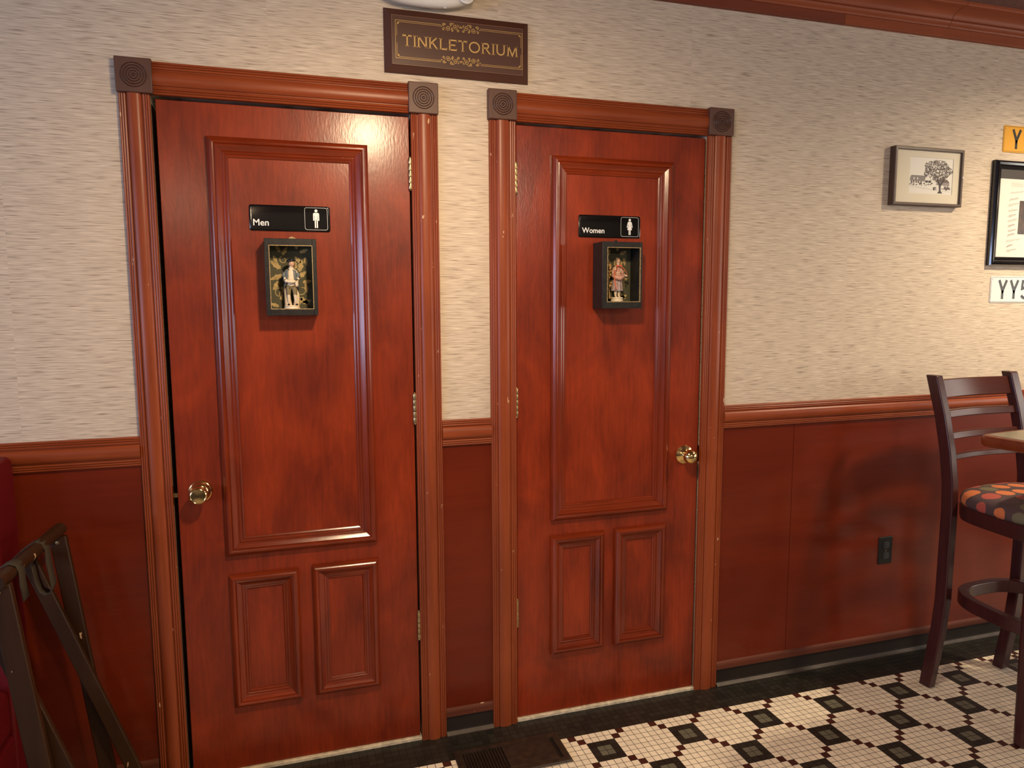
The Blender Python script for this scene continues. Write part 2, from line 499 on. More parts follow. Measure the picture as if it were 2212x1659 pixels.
M_GRILLE = plain('brown_register_paint', (0.028, 0.016, 0.009), 0.45, vary=0.35, vscale=50)
M_VINYL = plain('red_vinyl', (0.105, 0.0030, 0.0055), 0.5, spec=0.25, vary=0.1, vscale=6)
M_TRAY = wood('walnut_tray_stand', (0.022, 0.0085, 0.0030), (0.040, 0.0155, 0.0055), 'z', spec=0.25, rough=0.42, grain=70, chips=0.2)
M_STRAP = plain('olive_webbing', (0.034, 0.023, 0.010), 0.8, bump=0.5, bscale=600)


def emit(name, col, s):
    m, nt, b = nmat(name)
    b.inputs['Base Color'].default_value = (0.02, 0.02, 0.02, 1)
    b.inputs['Emission Color'].default_value = (*col, 1)
    b.inputs['Emission Strength'].default_value = s
    return m


# ---------------------------------------------------------------- room shell
CEIL = 2.565
XL, XR, YF = -4.2, 5.6, -6.6
D1 = (-0.512, 0.195, 2.033)      # slab left, right, top
D2 = (0.541, 1.235, 2.033)
O1 = (-0.527, 0.203, 2.046)      # openings in the wall
O2 = (0.5345, 1.2445, 2.043)

b = MB()
for x0, x1 in ((XL, O1[0]), (O1[1], O2[0]), (O2[1], XR)):
    b.box(x0, x1, 0, 0.11, 0, CEIL)
b.box(O1[0], O1[1], 0, 0.11, O1[2], CEIL)
b.box(O2[0], O2[1], 0, 0.11, O2[2], CEIL)
b.build('wall_back', M_WALL, smooth=0, kind='structure')
b = MB(); b.box(XL - 0.1, XR + 0.1, 0.11, 0.16, -0.06, CEIL + 0.1)
b.build('wall_gap_backing', M_GAP, smooth=0, kind='structure')  # added backing sheet; blocks stray light so the door gaps stay dark
b = MB(); b.box(XL - 0.1, XL, YF, 0.0, 0, 0.95); b.box(XL - 0.1, XL, YF, 0, 2.15, CEIL)
for y0, y1 in ((YF, -5.5), (-4.0, -3.4), (-1.2, 0.0)): b.box(XL - 0.1, XL, y0, y1, 0.95, 2.15)
b.build('wall_left', M_ROOM, smooth=0, kind='structure')
b = MB(); b.box(XR, XR + 0.1, YF, 0.0, 0, 0.8); b.box(XR, XR + 0.1, YF, 0, 2.15, CEIL)
for y0, y1 in ((YF, -4.6), (-3.0, -2.6), (-0.9, 0.0)): b.box(XR, XR + 0.1, y0, y1, 0.8, 2.15)
b.build('wall_right', M_ROOM, smooth=0, kind='structure')
b = MB(); b.box(XL - 0.1, XR + 0.1, YF - 0.1, YF, 0, CEIL); b.build('wall_front', M_ROOM, smooth=0, kind='structure')
b = MB(); b.box(XL - 0.1, XR + 0.1, YF - 0.1, 0.16, CEIL, CEIL + 0.1); b.build('ceiling', M_CEIL, smooth=0, kind='structure')

# daylight windows in the side walls
P_COOL = emit('cool_daylight_pane', (0.55, 0.68, 1.0), WINDOW_LIGHT)
P_WARM = emit('warm_daylight_pane', (1.0, 0.93, 0.82), WINDOW_LIGHT_RIGHT)
for k, (side, y0, y1, zb, pm) in enumerate(((-1, -3.4, -1.2, 0.95, P_COOL), (-1, -5.5, -4.0, 0.95, P_COOL), (1, -2.6, -0.9, 0.8, P_WARM), (1, -4.6, -3.0, 0.8, P_WARM))):
    X = XL if side < 0 else XR
    wn = empty('window_%d' % (k + 1), (X, (y0 + y1) / 2, 1.55), kind='structure')
    b = MB()
    xa, xb = sorted((X + side * 0.08, X - side * 0.02))
    for a0, a1, c0, c1 in ((y0, y1, zb, zb + 0.06), (y0, y1, 2.09, 2.15), (y0, y0 + 0.06, zb + 0.06, 2.09), (y1 - 0.06, y1, zb + 0.06, 2.09), (y0 + 0.06, y1 - 0.06, 1.46, 1.60)):
        b.box(xa, xb, a0, a1, c0, c1)
    b.build('window_frame', M_ROOMW, wn)
    b = MB(); xa, xb = sorted((X + side * 0.06, X + side * 0.05)); b.box(xa, xb, y0 + 0.06, y1 - 0.06, zb + 0.06, 2.09)
    b.build('pane', pm, wn)

# ---------------------------------------------------------------- mosaic floor
T = 0.025197
TX, TY = 0.66804, -0.14654
b = MB()
b.box(XL - 0.1, XR + 0.1, YF - 0.1, 0.16, -0.06, -0.0012, 4)
g = 0.0009
DARK = {(i, j) for i in (2, 3, 4, 5) for j in (2, 3, 4, 5)} | {(i, j) for i in (8, 9, 10, 11) for j in (8, 9, 10, 11)}
GREY = {(i, j) for i in (3, 4) for j in (3, 4)} | {(i, j) for i in (9, 10) for j in (9, 10)}
MAR = {(0, 0), (1, 1), (6, 6), (7, 7), (6, 1), (7, 0), (1, 6), (0, 7)}
MAR |= {((i + 6) % 12, (j + 6) % 12) for i, j in MAR}
vs_, fs_, ms_ = [], [], []
for j in range(-6, 96):
    for i in range(-94, 128):
        x0 = TX + i * T + g; x1 = x0 + T - 2 * g
        y1 = TY - j * T - g; y0 = y1 - T + 2 * g
        if j == -6: y1 = min(y1, -0.001)
        c = (i % 12, j % 12)
        if j < 0: mt = 1
        elif c in GREY: mt = 2
        elif c in DARK: mt = 1
        elif c in MAR: mt = 3
        else: mt = 0
        n = len(vs_)
        vs_ += [(x0, y0, 0), (x1, y0, 0), (x1, y1, 0), (x0, y1, 0)]
        fs_.append((n, n + 1, n + 2, n + 3)); ms_.append(mt)
n = len(b.v)
b.v += vs_; b.f += [tuple(q + n for q in f) for f in fs_]; b.m += ms_
fl = b.build('floor', [M_TW, M_TK, M_TG, M_TM, M_GROUT], smooth=0, kind='structure', fix=False)

# ---------------------------------------------------------------- moulded trim
_half = [(0, 0.0), (0, 0.0095), (0.012, 0.0120), (0.04, 0.0132), (0.065, 0.0125), (0.075, 0.0100), (0.085, 0.0125), (0.11, 0.0138), (0.14, 0.0128),
         (0.150, 0.0100), (0.160, 0.0128), (0.19, 0.0140), (0.225, 0.0130), (0.24, 0.0098), (0.262, 0.0098), (0.275, 0.0140), (0.31, 0.0168), (0.36, 0.0190), (0.43, 0.0203), (0.5, 0.0207)]
CPROF = _half + [(1 - u, h) for u, h in reversed(_half[:-1])]


def molding(a0, a1, c0, c1, axis, name, mat, parent, kind=None, scale=1.0, y0=0.0):
    """casing profile run along z ('z': c0..c1, width a0..a1) or along x ('x': a0..a1, width c0..c1)"""
    b = MB()
    if axis == 'z':
        loops = [[(a0 + (a1 - a0) * u, y0 - h * scale, z) for u, h in CPROF] for z in (c0, c1)]
    else:
        loops = [[(x, y0 - h * scale, c0 + (c1 - c0) * u) for u, h in CPROF] for x in (a0, a1)]
    b.loft(loops)
    return b.build(name, mat, parent, smooth=28, kind=kind)


def rosette(x0, x1, z0, z1, parent):
    bk = MB().box(x0, x1, -0.026, 0, z0, z1).build('rosette_block', M_ROSE, parent, bevel=0.0025)
    cx, cz = (x0 + x1) / 2, (z0 + z1) / 2
    R_ = (x1 - x0) * 0.385
    prof = []
    rings = 5
    for i in range(81):
        t = i / 80
        r = R_ * (1 - t)
        w = 0.5 - 0.5 * math.cos(2 * PI * t * rings)
        prof.append((r, 0.0215 + 0.0070 * w))
    prof[0] = (R_, 0.0255)
    prof[-1] = (0.0004, prof[-1][1])
    q = MB().lathe(prof, (cx, 0, cz), (0, -1, 0), n=48).build('turned_rings', M_ROSED, bk, smooth=50)
    return bk


def casing(name, xl, xr, hz, bl, br, bz):
    t = empty(name, ((xl[0] + xr[1]) / 2, 0, 0), kind='structure')
    molding(xl[0], xl[1], 0.0, bz[0] + 0.001, 'z', 'side_casing', M_CASE, t)
    molding(xr[0], xr[1], 0.0, bz[0] + 0.001, 'z', 'side_casing', M_CASE, t)
    molding(bl[1] - 0.002, br[0] + 0.002, hz[0], hz[1], 'x', 'head_casing', M_CASEX, t)
    rosette(bl[0], bl[1], bz[0], bz[1], t)
    rosette(br[0], br[1], bz[0], bz[1], t)
    return t


casing('trim_1', (-0.602, -0.524), (0.2, 0.2835), (2.042, 2.130), (-0.605, -0.513), (0.192, 0.284), (2.041, 2.133))
casing('trim_2', (0.449, 0.5365), (1.241, 1.335), (2.041, 2.130), (0.444, 0.537), (1.236, 1.333), (2.041, 2.133))

RAILZ = (1.002, 1.087)
for k, (x0, x1) in enumerate(((XL, -0.602), (0.2835, 0.449), (1.335, XR))):
    t = molding(x0, x1, RAILZ[0], RAILZ[1], 'x', 'trim_%d' % (k + 3), M_CASEX, None, kind='structure')
# veneer below the rail, with its butt joints
for k, (x0, x1) in enumerate(((XL, -0.604), (0.2838, 0.4487), (1.3355, 1.650), (1.652, 2.87), (2.872, XR))):
    MB().box(x0, x1, -0.004, 0.0, 0.02, 1.01).build('trim_%d' % (k + 6), M_PANEL, smooth=0, kind='structure')
for k, (x0, x1) in enumerate(((XL, -0.604), (0.2838, 0.4487), (1.3355, XR))):
    t = empty('baseboard_' + ('left', 'middle', 'right')[k], ((x0 + x1) / 2, 0, 0), kind='structure')
    b = MB()
    prof = [(0, 0), (0.019, 0.0), (0.019, 0.003), (0.0145, 0.007), (0.0105, 0.012), (0.0085, 0.02), (0.0078, 0.066), (0, 0.066)]
    b.loft([[(x, -h, z) for h, z in prof] for x in (x0, x1)])
    b.build('rubber_cove', M_BASE, t, smooth=40)
    b = MB()
    prof = [(0.0095, 0.0136), (0.0150, 0.0082), (0.0205, 0.0035), (0.0205, 0.0), (0.0185, 0.0)]
    b.loft([[(x, -h, z) for h, z in prof] for x in (x0, x1)])
    b.build('worn_toe', M_TOE, t, smooth=40)
    b = MB()
    prof = [(0, 0.066), (0.0125, 0.066)] + [(0.0125 * math.cos(a * PI / 12), 0.080 + 0.016 * math.sin(a * PI / 12)) for a in range(0, 7)]
    b.loft([[(x, -h, z) for h, z in prof] for x in (x0, x1)])
    b.build('wood_shoe', M_STRIPW, t, smooth=40)

# crown: flat frieze and sprung cove, each jointed once
t = empty('trim_11', (1.5, 0, CEIL), kind='structure')
for x0, x1, mt in ((XL, 1.788, M_FRIEZE), (1.7895, XR, M_CROWN)):
    b = MB()
    prof = [(0, 2.467), (0.016, 2.467), (0.018, 2.469), (0.018, 2.503), (0, 2.503)]
    b.loft([[(x, -h, z) for h, z in prof] for x in (x0, x1)])
    b.build('crown_frieze', mt, t, smooth=30)
for x0, x1 in ((XL, 2.262), (2.2645, XR)):
    b = MB()
    prof = [(0, 2.499), (0.024, 2.499), (0.026, 2.503), (0.026, 2.507), (0.031, 2.510), (0.035, 2.514), (0.0365, 2.519), (0.034, 2.5225), (0.040, 2.524)]
    for i in range(9):
        a = i / 8 * PI / 2
        prof.append((0.040 + 0.052 * (1 - math.cos(a)), 2.524 + 0.028 * math.sin(a)))
    prof += [(0.099, 2.552), (0.103, 2.556), (0.103, CEIL), (0, CEIL)]
    b.loft([[(x, -h, z) for h, z in prof] for x in (x0, x1)])
    b.build('crown_cove', M_CROWN, t, smooth=30)

# ---------------------------------------------------------------- doors
MPROF = [(0.0, 0.0), (0.0, 0.0075), (0.003, 0.0115), (0.0075, 0.0145), (0.012, 0.0165), (0.016, 0.0168), (0.0195, 0.0158), (0.021, 0.0130), (0.024, 0.0138),
         (0.029, 0.0112), (0.034, 0.0085), (0.0385, 0.0072), (0.040, 0.0054), (0.0435, 0.0062), (0.0470, 0.0050), (0.0485, 0.0034), (0.052, 0.0042), (0.0555, 0.0024), (0.0565, 0.0)]


def panel_molding(x0, x1, z0, z1, parent, yf=0.0, s=1.0):
    b = MB()
    # four mitred lengths, so the grain runs along each one
    def ring(d, h):
        d *= s; h *= 1.3
        return [(x0 + d, yf - h, z0 + d), (x1 - d, yf - h, z0 + d), (x1 - d, yf - h, z1 - d), (x0 + d, yf - h, z1 - d)]
    rings = [ring(d, h) for d, h in MPROF]
    for k in range(4):
        rows = [[r[k], r[(k + 1) % 4]] for r in rings]
        b.strip(rows, k % 2)
    return b.build('panel_moulding', [M_MOLDX, M_MOLD], parent, smooth=24)


def hinge(x, z, parent):
    h = MB()
    zz = z - 0.0475
    for i in range(5):
        h.lathe([(0.0001, 0), (0.0062, 0.0003), (0.0064, 0.001), (0.0064, 0.0174), (0.0062, 0.0181), (0.0001, 0.0184)], (x, -0.0058, zz + i * 0.019), (0, 0, 1), 16)
    h.lathe([(0.0001, 0), (0.0042, 0), (0.005, 0.002), (0.0035, 0.0045), (0.0001, 0.005)], (x, -0.0058, zz + 0.0946), (0, 0, 1), 14)
    h.lathe([(0.0001, 0), (0.0035, 0.0005), (0.005, 0.003), (0.0042, 0.005), (0.0001, 0.005)], (x, -0.0058, zz - 0.005), (0, 0, 1), 14)
    h.box(x - 0.0045, x + 0.0045, -0.002, 0.004, zz, zz + 0.095)
    return h.build('hinge', M_HINGE, parent, smooth=40)


def door(name, D, hinge_side, label):
    x0, x1, zt = D
    d = MB().box(x0, x1, 0.0, 0.040, 0.0135, zt).build(name, M_DOOR, bevel=0.0015, kind='structure', label=label)
    d['category'] = 'door'
    return d


d1 = door('door_1', D1, 1, 'cherry-stained panelled door at left, marked Men')
panel_molding(-0.386, 0.067, 0.705, 1.940, d1)
panel_molding(-0.382, -0.178, 0.219, 0.645, d1, s=0.9)
panel_molding(-0.138, 0.067, 0.219, 0.649, d1, s=0.9)
for z in (1.863, 1.130, 0.405): hinge(0.1965, z, d1)
d2 = door('door_2', D2, -1, 'cherry-stained panelled door at right, marked Women')
panel_molding(0.660, 1.108, 0.715, 1.943, d2)
panel_molding(0.660, 0.862, 0.231, 0.661, d2, s=0.9)
panel_molding(0.902, 1.105, 0.230, 0.664, d2, s=0.9)
for z in (1.866, 1.134, 0.400): hinge(0.5375, z, d2)

# knobs
kb = MB().lathe([(0.0335, 0), (0.0338, 0.003), (0.0318, 0.0055), (0.0300, 0.0062), (0.0292, 0.0085), (0.0245, 0.0165), (0.020, 0.0205), (0.0155, 0.0225), (0.0135, 0.025)], (-0.4495, 0, 0.911), (0, -1, 0), 40)
kn = kb.build('door_knob', M_BRASS, d1, smooth=30)
q = MB().lathe([(0.0125, 0.022), (0.0128, 0.028), (0.0165, 0.0325), (0.0225, 0.0365), (0.0255, 0.041), (0.0264, 0.0465), (0.0262, 0.055), (0.0250, 0.0605), (0.0225, 0.0635), (0.0205, 0.0645), (0.0195, 0.0638), (0.010, 0.0645), (0.0004, 0.0650)], (-0.4495, 0, 0.911), (0, -1, 0), 40)
q.build('knob_grip', M_BRASS, kn, smooth=30)
MB().lathe([(0.0022, 0.0647), (0.0022, 0.0653), (0.0002, 0.0653)], (-0.4495, 0, 0.911), (0, -1, 0), 16).build('privacy_hole', M_STEELD, kn)
MB().lathe([(0.0028, 0.0125), (0.0028, 0.0138), (0.0002, 0.0138)], (-0.4235, 0, 0.911), (0, -1, 0), 16).build('screw_hole', M_STEELD, kn)
kb = MB().lathe([(0.0340, 0), (0.0343, 0.003), (0.0333, 0.005), (0.026, 0.0085), (0.017, 0.0125), (0.0135, 0.0155), (0.0130, 0.0172)], (1.1785, 0, 0.914), (0, -1, 0), 40)
kn = kb.build('door_knob', M_BRASS, d2, smooth=30)
prof = [(0.0125, 0.017), (0.0118, 0.026)]
for i in range(15):
    a = -62 + i * (151.5 / 14)
    prof.append((0.0262 * math.cos(math.radians(a)), 0.0455 + 0.0215 * math.sin(math.radians(a))))
MB().lathe(prof, (1.1785, 0, 0.914), (0, -1, 0), 40).build('knob_grip', M_BRASS, kn, smooth=35)
MB().lathe([(0.0020, 0.0668), (0.0020, 0.0674), (0.0002, 0.0674)], (1.1785, 0, 0.914), (0, -1, 0), 16).build('privacy_hole', M_STEELD, kn)
# latch strikes let into the jambs
b = MB().box(-0.5268, -0.5248, -0.004, 0.030, 0.872, 0.930); b.box(-0.5255, -0.5125, 0.010, 0.022, 0.895, 0.908)
b.build('latch_strike', M_HINGE, d1, bevel=0.0008)
b = MB().box(1.2418, 1.2440, -0.004, 0.030, 0.884, 0.942); b.box(1.2355, 1.2425, 0.010, 0.022, 0.906, 0.920)
b.build('latch_strike', M_HINGE, d2, bevel=0.0008)

for k, (x0, x1) in enumerate(((-0.524, 0.2), (0.5365, 1.241))):
    MB().box(x0 + 0.0005, x1 - 0.0005, -0.010, 0.11, 0.0, 0.0125).build('trim_%d' % (12 + k), M_MARBLE, bevel=0.002, kind='structure')


# ---------------------------------------------------------------- writing helpers
def stroke_letters(b, word, x, z, H, fn, h, w=0.135, sx=1.0, gap=0.2, serif=True, mat=0):
    """draw capitals as strokes; returns the end x"""
    def seg(p, q, ww=w):
        b.ribbon([(x + p[0] * H * sx, z + p[1] * H), (x + q[0] * H * sx, z + q[1] * H)], ww * H, fn, h, mat)

    def curve(pts, closed=False):
        b.ribbon([(x + a * H * sx, z + c * H) for a, c in pts], w * H, fn, h, mat, closed)

    def sh(p, l=0.15):      # serif lying flat
        if serif: seg((p[0] - l, p[1]), (p[0] + l, p[1]), 0.05)

    def sv(p, l=0.11):      # serif standing up
        if serif: seg((p[0], p[1] - l), (p[0], p[1] + l), 0.05)
    e = 0.02
    for ch in word:
        if ch == 'T':
            wd = 0.84; seg((0.02, 1 - w / 2), (wd - 0.02, 1 - w / 2)); seg((wd / 2, 0), (wd / 2, 1)); sh((wd / 2, e)); sv((0.02, 0.92)); sv((wd - 0.02, 0.92))
        elif ch == 'I':
            wd = 0.2; seg((wd / 2, 0), (wd / 2, 1)); sh((wd / 2, e)); sh((wd / 2, 1 - e))
        elif ch == 'N':
            wd = 0.86; seg((0.08, 0), (0.08, 1)); seg((wd - 0.08, 0), (wd - 0.08, 1)); seg((0.08, 0.97), (wd - 0.08, 0.03)); sh((0.08, e)); sh((wd - 0.08, 1 - e)); sh((0.04, 1 - e), 0.1)
        elif ch == 'K':
            wd = 0.82; seg((0.1, 0), (0.1, 1)); seg((0.14, 0.42), (wd - 0.1, 1)); seg((0.32, 0.56), (wd - 0.05, 0)); sh((0.1, e)); sh((0.1, 1 - e)); sh((wd - 0.06, e), 0.1); sh((wd - 0.12, 1 - e), 0.1)
        elif ch == 'L':
            wd = 0.68; seg((0.1, 0), (0.1, 1)); seg((0.1, w / 2), (wd, w / 2)); sh((0.1, 1 - e)); sv((wd, 0.1))
        elif ch == 'E':
            wd = 0.74; seg((0.1, 0), (0.1, 1))
            for c in (w / 2, 0.5, 1 - w / 2): seg((0.1, c), (wd - (0.12 if c == 0.5 else 0), c))
            sv((wd, 0.1)); sv((wd, 0.9)); sv((wd - 0.12, 0.5), 0.09)
        elif ch == 'O':
            wd = 1.08; curve([(wd / 2 + (wd / 2 - w / 2) * math.cos(2 * PI * i / 28), 0.5 + (0.5 - w / 2 + 0.01) * math.sin(2 * PI * i / 28)) for i in range(28)], True)
        elif ch == 'R':
            wd = 0.84; seg((0.1, 0), (0.1, 1)); curve([(0.1, 1 - w / 2), (0.45, 1 - w / 2)] + arc(0.45, 0.735, 0.2, 90, -90, 10) + [(0.1, 0.535)]); seg((0.38, 0.52), (wd - 0.04, 0.0)); sh((0.1, e)); sh((0.08, 1 - e), 0.1); sh((wd - 0.03, e), 0.09)
        elif ch == 'U':
            wd = 0.9; curve([(0.1, 1), (0.1, 0.38)] + arc(wd / 2, 0.38, wd / 2 - 0.1, 180, 360, 12, ry=0.32) + [(wd - 0.1, 1)]); sh((0.1, 1 - e)); sh((wd - 0.1, 1 - e))
        elif ch == 'M':
            wd = 1.06; seg((0.1, 0), (0.14, 1)); seg((wd - 0.1, 0), (wd - 0.14, 1)); curve([(0.14, 0.96), (wd / 2, 0.08), (wd - 0.14, 0.96)]); sh((0.1, e)); sh((wd - 0.1, e)); sh((0.1, 1 - e), 0.09); sh((wd - 0.1, 1 - e), 0.09)
        elif ch == 'Y':
            wd = 0.66; seg((wd / 2, 0), (wd / 2, 0.46)); curve([(0.06, 1), (wd / 2, 0.43), (wd - 0.06, 1)])
        elif ch == '5':
            wd = 0.6; curve([(wd - 0.05, 0.93), (0.12, 0.93), (0.09, 0.55), (0.28, 0.60)] + arc(0.28, 0.33, 0.25, 80, -150, 12, ry=0.27))
        x += (wd + gap) * H * sx
    return x


def text_part(name, s, x, z, size, y, mat, parent, bold=0.012):
    cu = bpy.data.curves.new(name, 'FONT')
    cu.body = s; cu.size = size; cu.offset = bold * size; cu.resolution_u = 4
    to = bpy.data.objects.new(name + '_curve', cu)
    COL.objects.link(to)
    me = bpy.data.meshes.new_from_object(to.evaluated_get(bpy.context.evaluated_depsgraph_get()))
    bpy.data.objects.remove(to)
    for v in me.vertices:
        a, c = v.co.x, v.co.y
        v.co = (x + a, y, z + c)
    me.materials.clear(); me.materials.append(mat)
    o = bpy.data.objects.new(name, me)
    COL.objects.link(o)
    parent_to(o, parent)
    return o


# ---------------------------------------------------------------- TINKLETORIUM board
SX0, SX1, SZ0, SZ1 = 0.1245, 0.5795, 2.158, 2.343
sg = empty('wall_sign', ((SX0 + SX1) / 2, 0, (SZ0 + SZ1) / 2), 'brown wooden sign reading TINKLETORIUM in gold above the doors', 'sign')
b = MB()
def rg(d, h): return [W(SX0 + d, SZ0 + d, h), W(SX1 - d, SZ0 + d, h), W(SX1 - d, SZ1 - d, h), W(SX0 + d, SZ1 - d, h)]
b.loft([rg(0, 0), rg(0, 0.006), rg(0.0015, 0.0075), rg(0.0200, 0.0160), rg(0.0212, 0.0185), rg(0.0225, 0.0190)])
b.build('bevelled_board', M_SIGNB, sg, smooth=0)
PH = 0.01925
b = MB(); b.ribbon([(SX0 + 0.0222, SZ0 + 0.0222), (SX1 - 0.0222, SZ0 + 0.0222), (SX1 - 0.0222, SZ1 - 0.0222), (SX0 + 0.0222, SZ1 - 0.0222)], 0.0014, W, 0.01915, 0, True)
b.build('painted_edge_highlight', M_EDGEHI, sg, smooth=0)  # pale line paints the highlight along the inner bevel
b = MB(); stroke_letters(b, 'TINKLETORIUM', 0.1785, 2.2345, 0.0325, W, PH, w=0.125, sx=1.005, gap=0.185)
b.build('lettering', M_GOLD, sg, smooth=0)
bx0, bx1, bz0, bz1 = 0.1575, 0.5560, 2.1985, 2.3070
ox0, ox1 = 0.296, 0.420
for cx, s1 in ((bx0, 1), (bx1, -1)):
    b = MB()
    oxx = ox0 if s1 > 0 else ox1
    zm = (bz0 + bz1) / 2
    b.ribbon([(oxx, bz1), (cx, bz1), (cx, bz0), (oxx, bz0)], 0.0013, W, PH)
    d, n = 0.0042, 0.006
    for s2, zc in ((-1, bz1 - d), (1, bz0 + d)):
        b.ribbon([(oxx, zc), (cx + s1 * (d + n), zc), (cx + s1 * (d + n), zc + s2 * n), (cx + s1 * d, zc + s2 * n), (cx + s1 * d, zm - s2 * 0.010)], 0.0010, W, PH)
    for s2, cz in ((1, bz0), (-1, bz1)):
        b.add([W(cx + s1 * 0.0055, cz + s2 * 0.0055, PH), W(cx + s1 * 0.0125, cz + s2 * 0.0055, PH), W(cx + s1 * 0.0055, cz + s2 * 0.0125, PH)], [(0, 1, 2)])
    b.build('border_line', M_GOLD, sg, smooth=0)


def scroll(b, cx, cz, flip):
    def spiral(x, z, r, a0, turns, sgn, w=0.0016):
        pts = []; ws = []
        for i in range(25):
            t = i / 24
            a = a0 + sgn * turns * 2 * PI * t
            rr = r * (1 - 0.86 * t)
            pts.append((x + rr * math.cos(a), z + flip * rr * math.sin(a))); ws.append(w * (0.6 + 0.9 * t))
        b.ribbon(pts, ws, W, PH)

    def leaf(x, z, a, l, w):
        ca, sa = math.cos(a), math.sin(a)
        pl = [(0, 0), (0.35 * l, w), (l, 0), (0.35 * l, -w)]
        b.add([W(x + p * ca - q * sa, z + flip * (p * sa + q * ca), PH) for p, q in pl], [(0, 1, 2, 3)])
    for s in (-1, 1):
        for (dx, dz, r, a0, tn, sg_) in ((0.017, 0.003, 0.0082, PI, 1.5, 1), (0.040, -0.003, 0.0085, 0.2, 1.6, -1), (0.008, -0.008, 0.0045, 1.2, 1.3, -1), (0.030, 0.009, 0.0045, -1.0, 1.3, 1), (0.053, 0.0065, 0.005, -2.0, 1.4, 1), (0.0265, -0.009, 0.004, 0.5, 1.3, 1), (0.054, -0.008, 0.0035, 2.2, 1.2, -1)):
            spiral(cx + s * dx, cz + flip * dz, r, a0 if s > 0 else PI - a0, tn, sg_ * s)
        for dx, dz, a, l in ((0.006, 0.004, 0.9, 0.008), (0.025, 0.000, -0.8, 0.009), (0.032, 0.002, 1.9, 0.008), (0.046, 0.006, 0.6, 0.009), (0.050, -0.002, -0.5, 0.011), (0.012, -0.003, -1.7, 0.008), (0.021, 0.010, 0.4, 0.007), (0.058, 0.000, 0.1, 0.006)):
            leaf(cx + s * dx, cz + flip * dz, a if s > 0 else PI - a, l, 0.0016)
    for a in (0.3, 0.9, 1.57, 2.2, 2.8): leaf(cx, cz - flip * 0.003 * 0, a, 0.007, 0.0013)


b = MB(); scroll(b, 0.358, 2.3025, 1); b.build('scroll_ornament', M_GOLD, sg, smooth=0)
b = MB(); scroll(b, 0.358, 2.2060, -1); b.build('scroll_ornament', M_GOLD, sg, smooth=0)
for cx in (0.1355, 0.5690):
    MB().lathe([(0.0016, 0.0100), (0.0016, 0.0142), (0.0002, 0.0144)], (cx, 0, 2.250), (0, -1, 0), 10).build('screw_head', M_BLACK, sg)


# ---------------------------------------------------------------- Men / Women signs
def door_sign(x0, x1, z0, z1, s, label, woman, tx, tsize):
    t = empty('restroom_sign', ((x0 + x1) / 2, 0, (z0 + z1) / 2), label, 'sign')
    b = MB()
    loops = []
    for d, h in ((0, 0.0), (0, 0.0030), (0.0006, 0.0042), (0.0030, 0.0052), (0.0045, 0.0054)):
        loops.append([W(a, c, h) for a, c in rrect(x0 + d, x1 - d, z0 + d, z1 - d, 0.007 - d * 0.5)])
    b.loft(loops)
    b.build('plate', M_ACRYL, t, smooth=30)
    H = 0.00570
    text_part('lettering', s, tx, z0 + 0.0148, tsize, -H, M_WHITE, t, 0.015)
    # pictogram panel
    px0, px1 = x1 - 0.0735, x1 - 0.0082
    pz0, pz1 = z0 + 0.0055, z1 - 0.0050
    b = MB(); b.ribbon(rrect(px0, px1, pz0, pz1, 0.006), 0.0008, W, H, 0, True)
    b.build('pictogram_border', M_WHITE, t, smooth=0)
    cx = (px0 + px1) / 2; zb = pz0 + 0.0055; hh = (pz1 - pz0) - 0.0095
    b = MB()
    hr = 0.080 * hh
    b.add([W(cx + hr * math.cos(2 * PI * i / 24), zb + hh * 0.915 + hr * math.sin(2 * PI * i / 24), H) for i in range(24)], [tuple(range(24))])
    if not woman:
        half = [(0.0, 0.44), (0.016, 0.44), (0.016, 0.03), (0.024, 0.0), (0.075, 0.0), (0.085, 0.03), (0.085, 0.64), (0.100, 0.64), (0.100, 0.42), (0.112, 0.39), (0.150, 0.39), (0.162, 0.42), (0.162, 0.72), (0.15, 0.775), (0.11, 0.81), (0.0, 0.81)]
    else:
        half = [(0.0, 0.30), (0.012, 0.30), (0.012, 0.02), (0.02, 0.0), (0.062, 0.0), (0.070, 0.02), (0.070, 0.30), (0.160, 0.30), (0.082, 0.62), (0.095, 0.66), (0.150, 0.455), (0.165, 0.44), (0.195, 0.455), (0.198, 0.48), (0.140, 0.74), (0.11, 0.80), (0.07, 0.815), (0.0, 0.815)]
    # pivot on the middle line: two mirrored halves
    for sgn in (1, -1):
        b.add([W(cx + sgn * a * hh, zb + c * hh, H) for a, c in half], [tuple(range(len(half)))])
    b.build('pictogram', M_WHITE, t, smooth=0)
    return t


door_sign(-0.2785, -0.0485, 1.6795, 1.7545, 'Men', 'black acrylic plate reading Men with male pictogram on left door', False, -0.2695, 0.0262)
door_sign(0.7585, 0.9865, 1.6830, 1.7575, 'Women', 'black acrylic plate reading Women with female pictogram on right door', True, 0.7705, 0.0246)


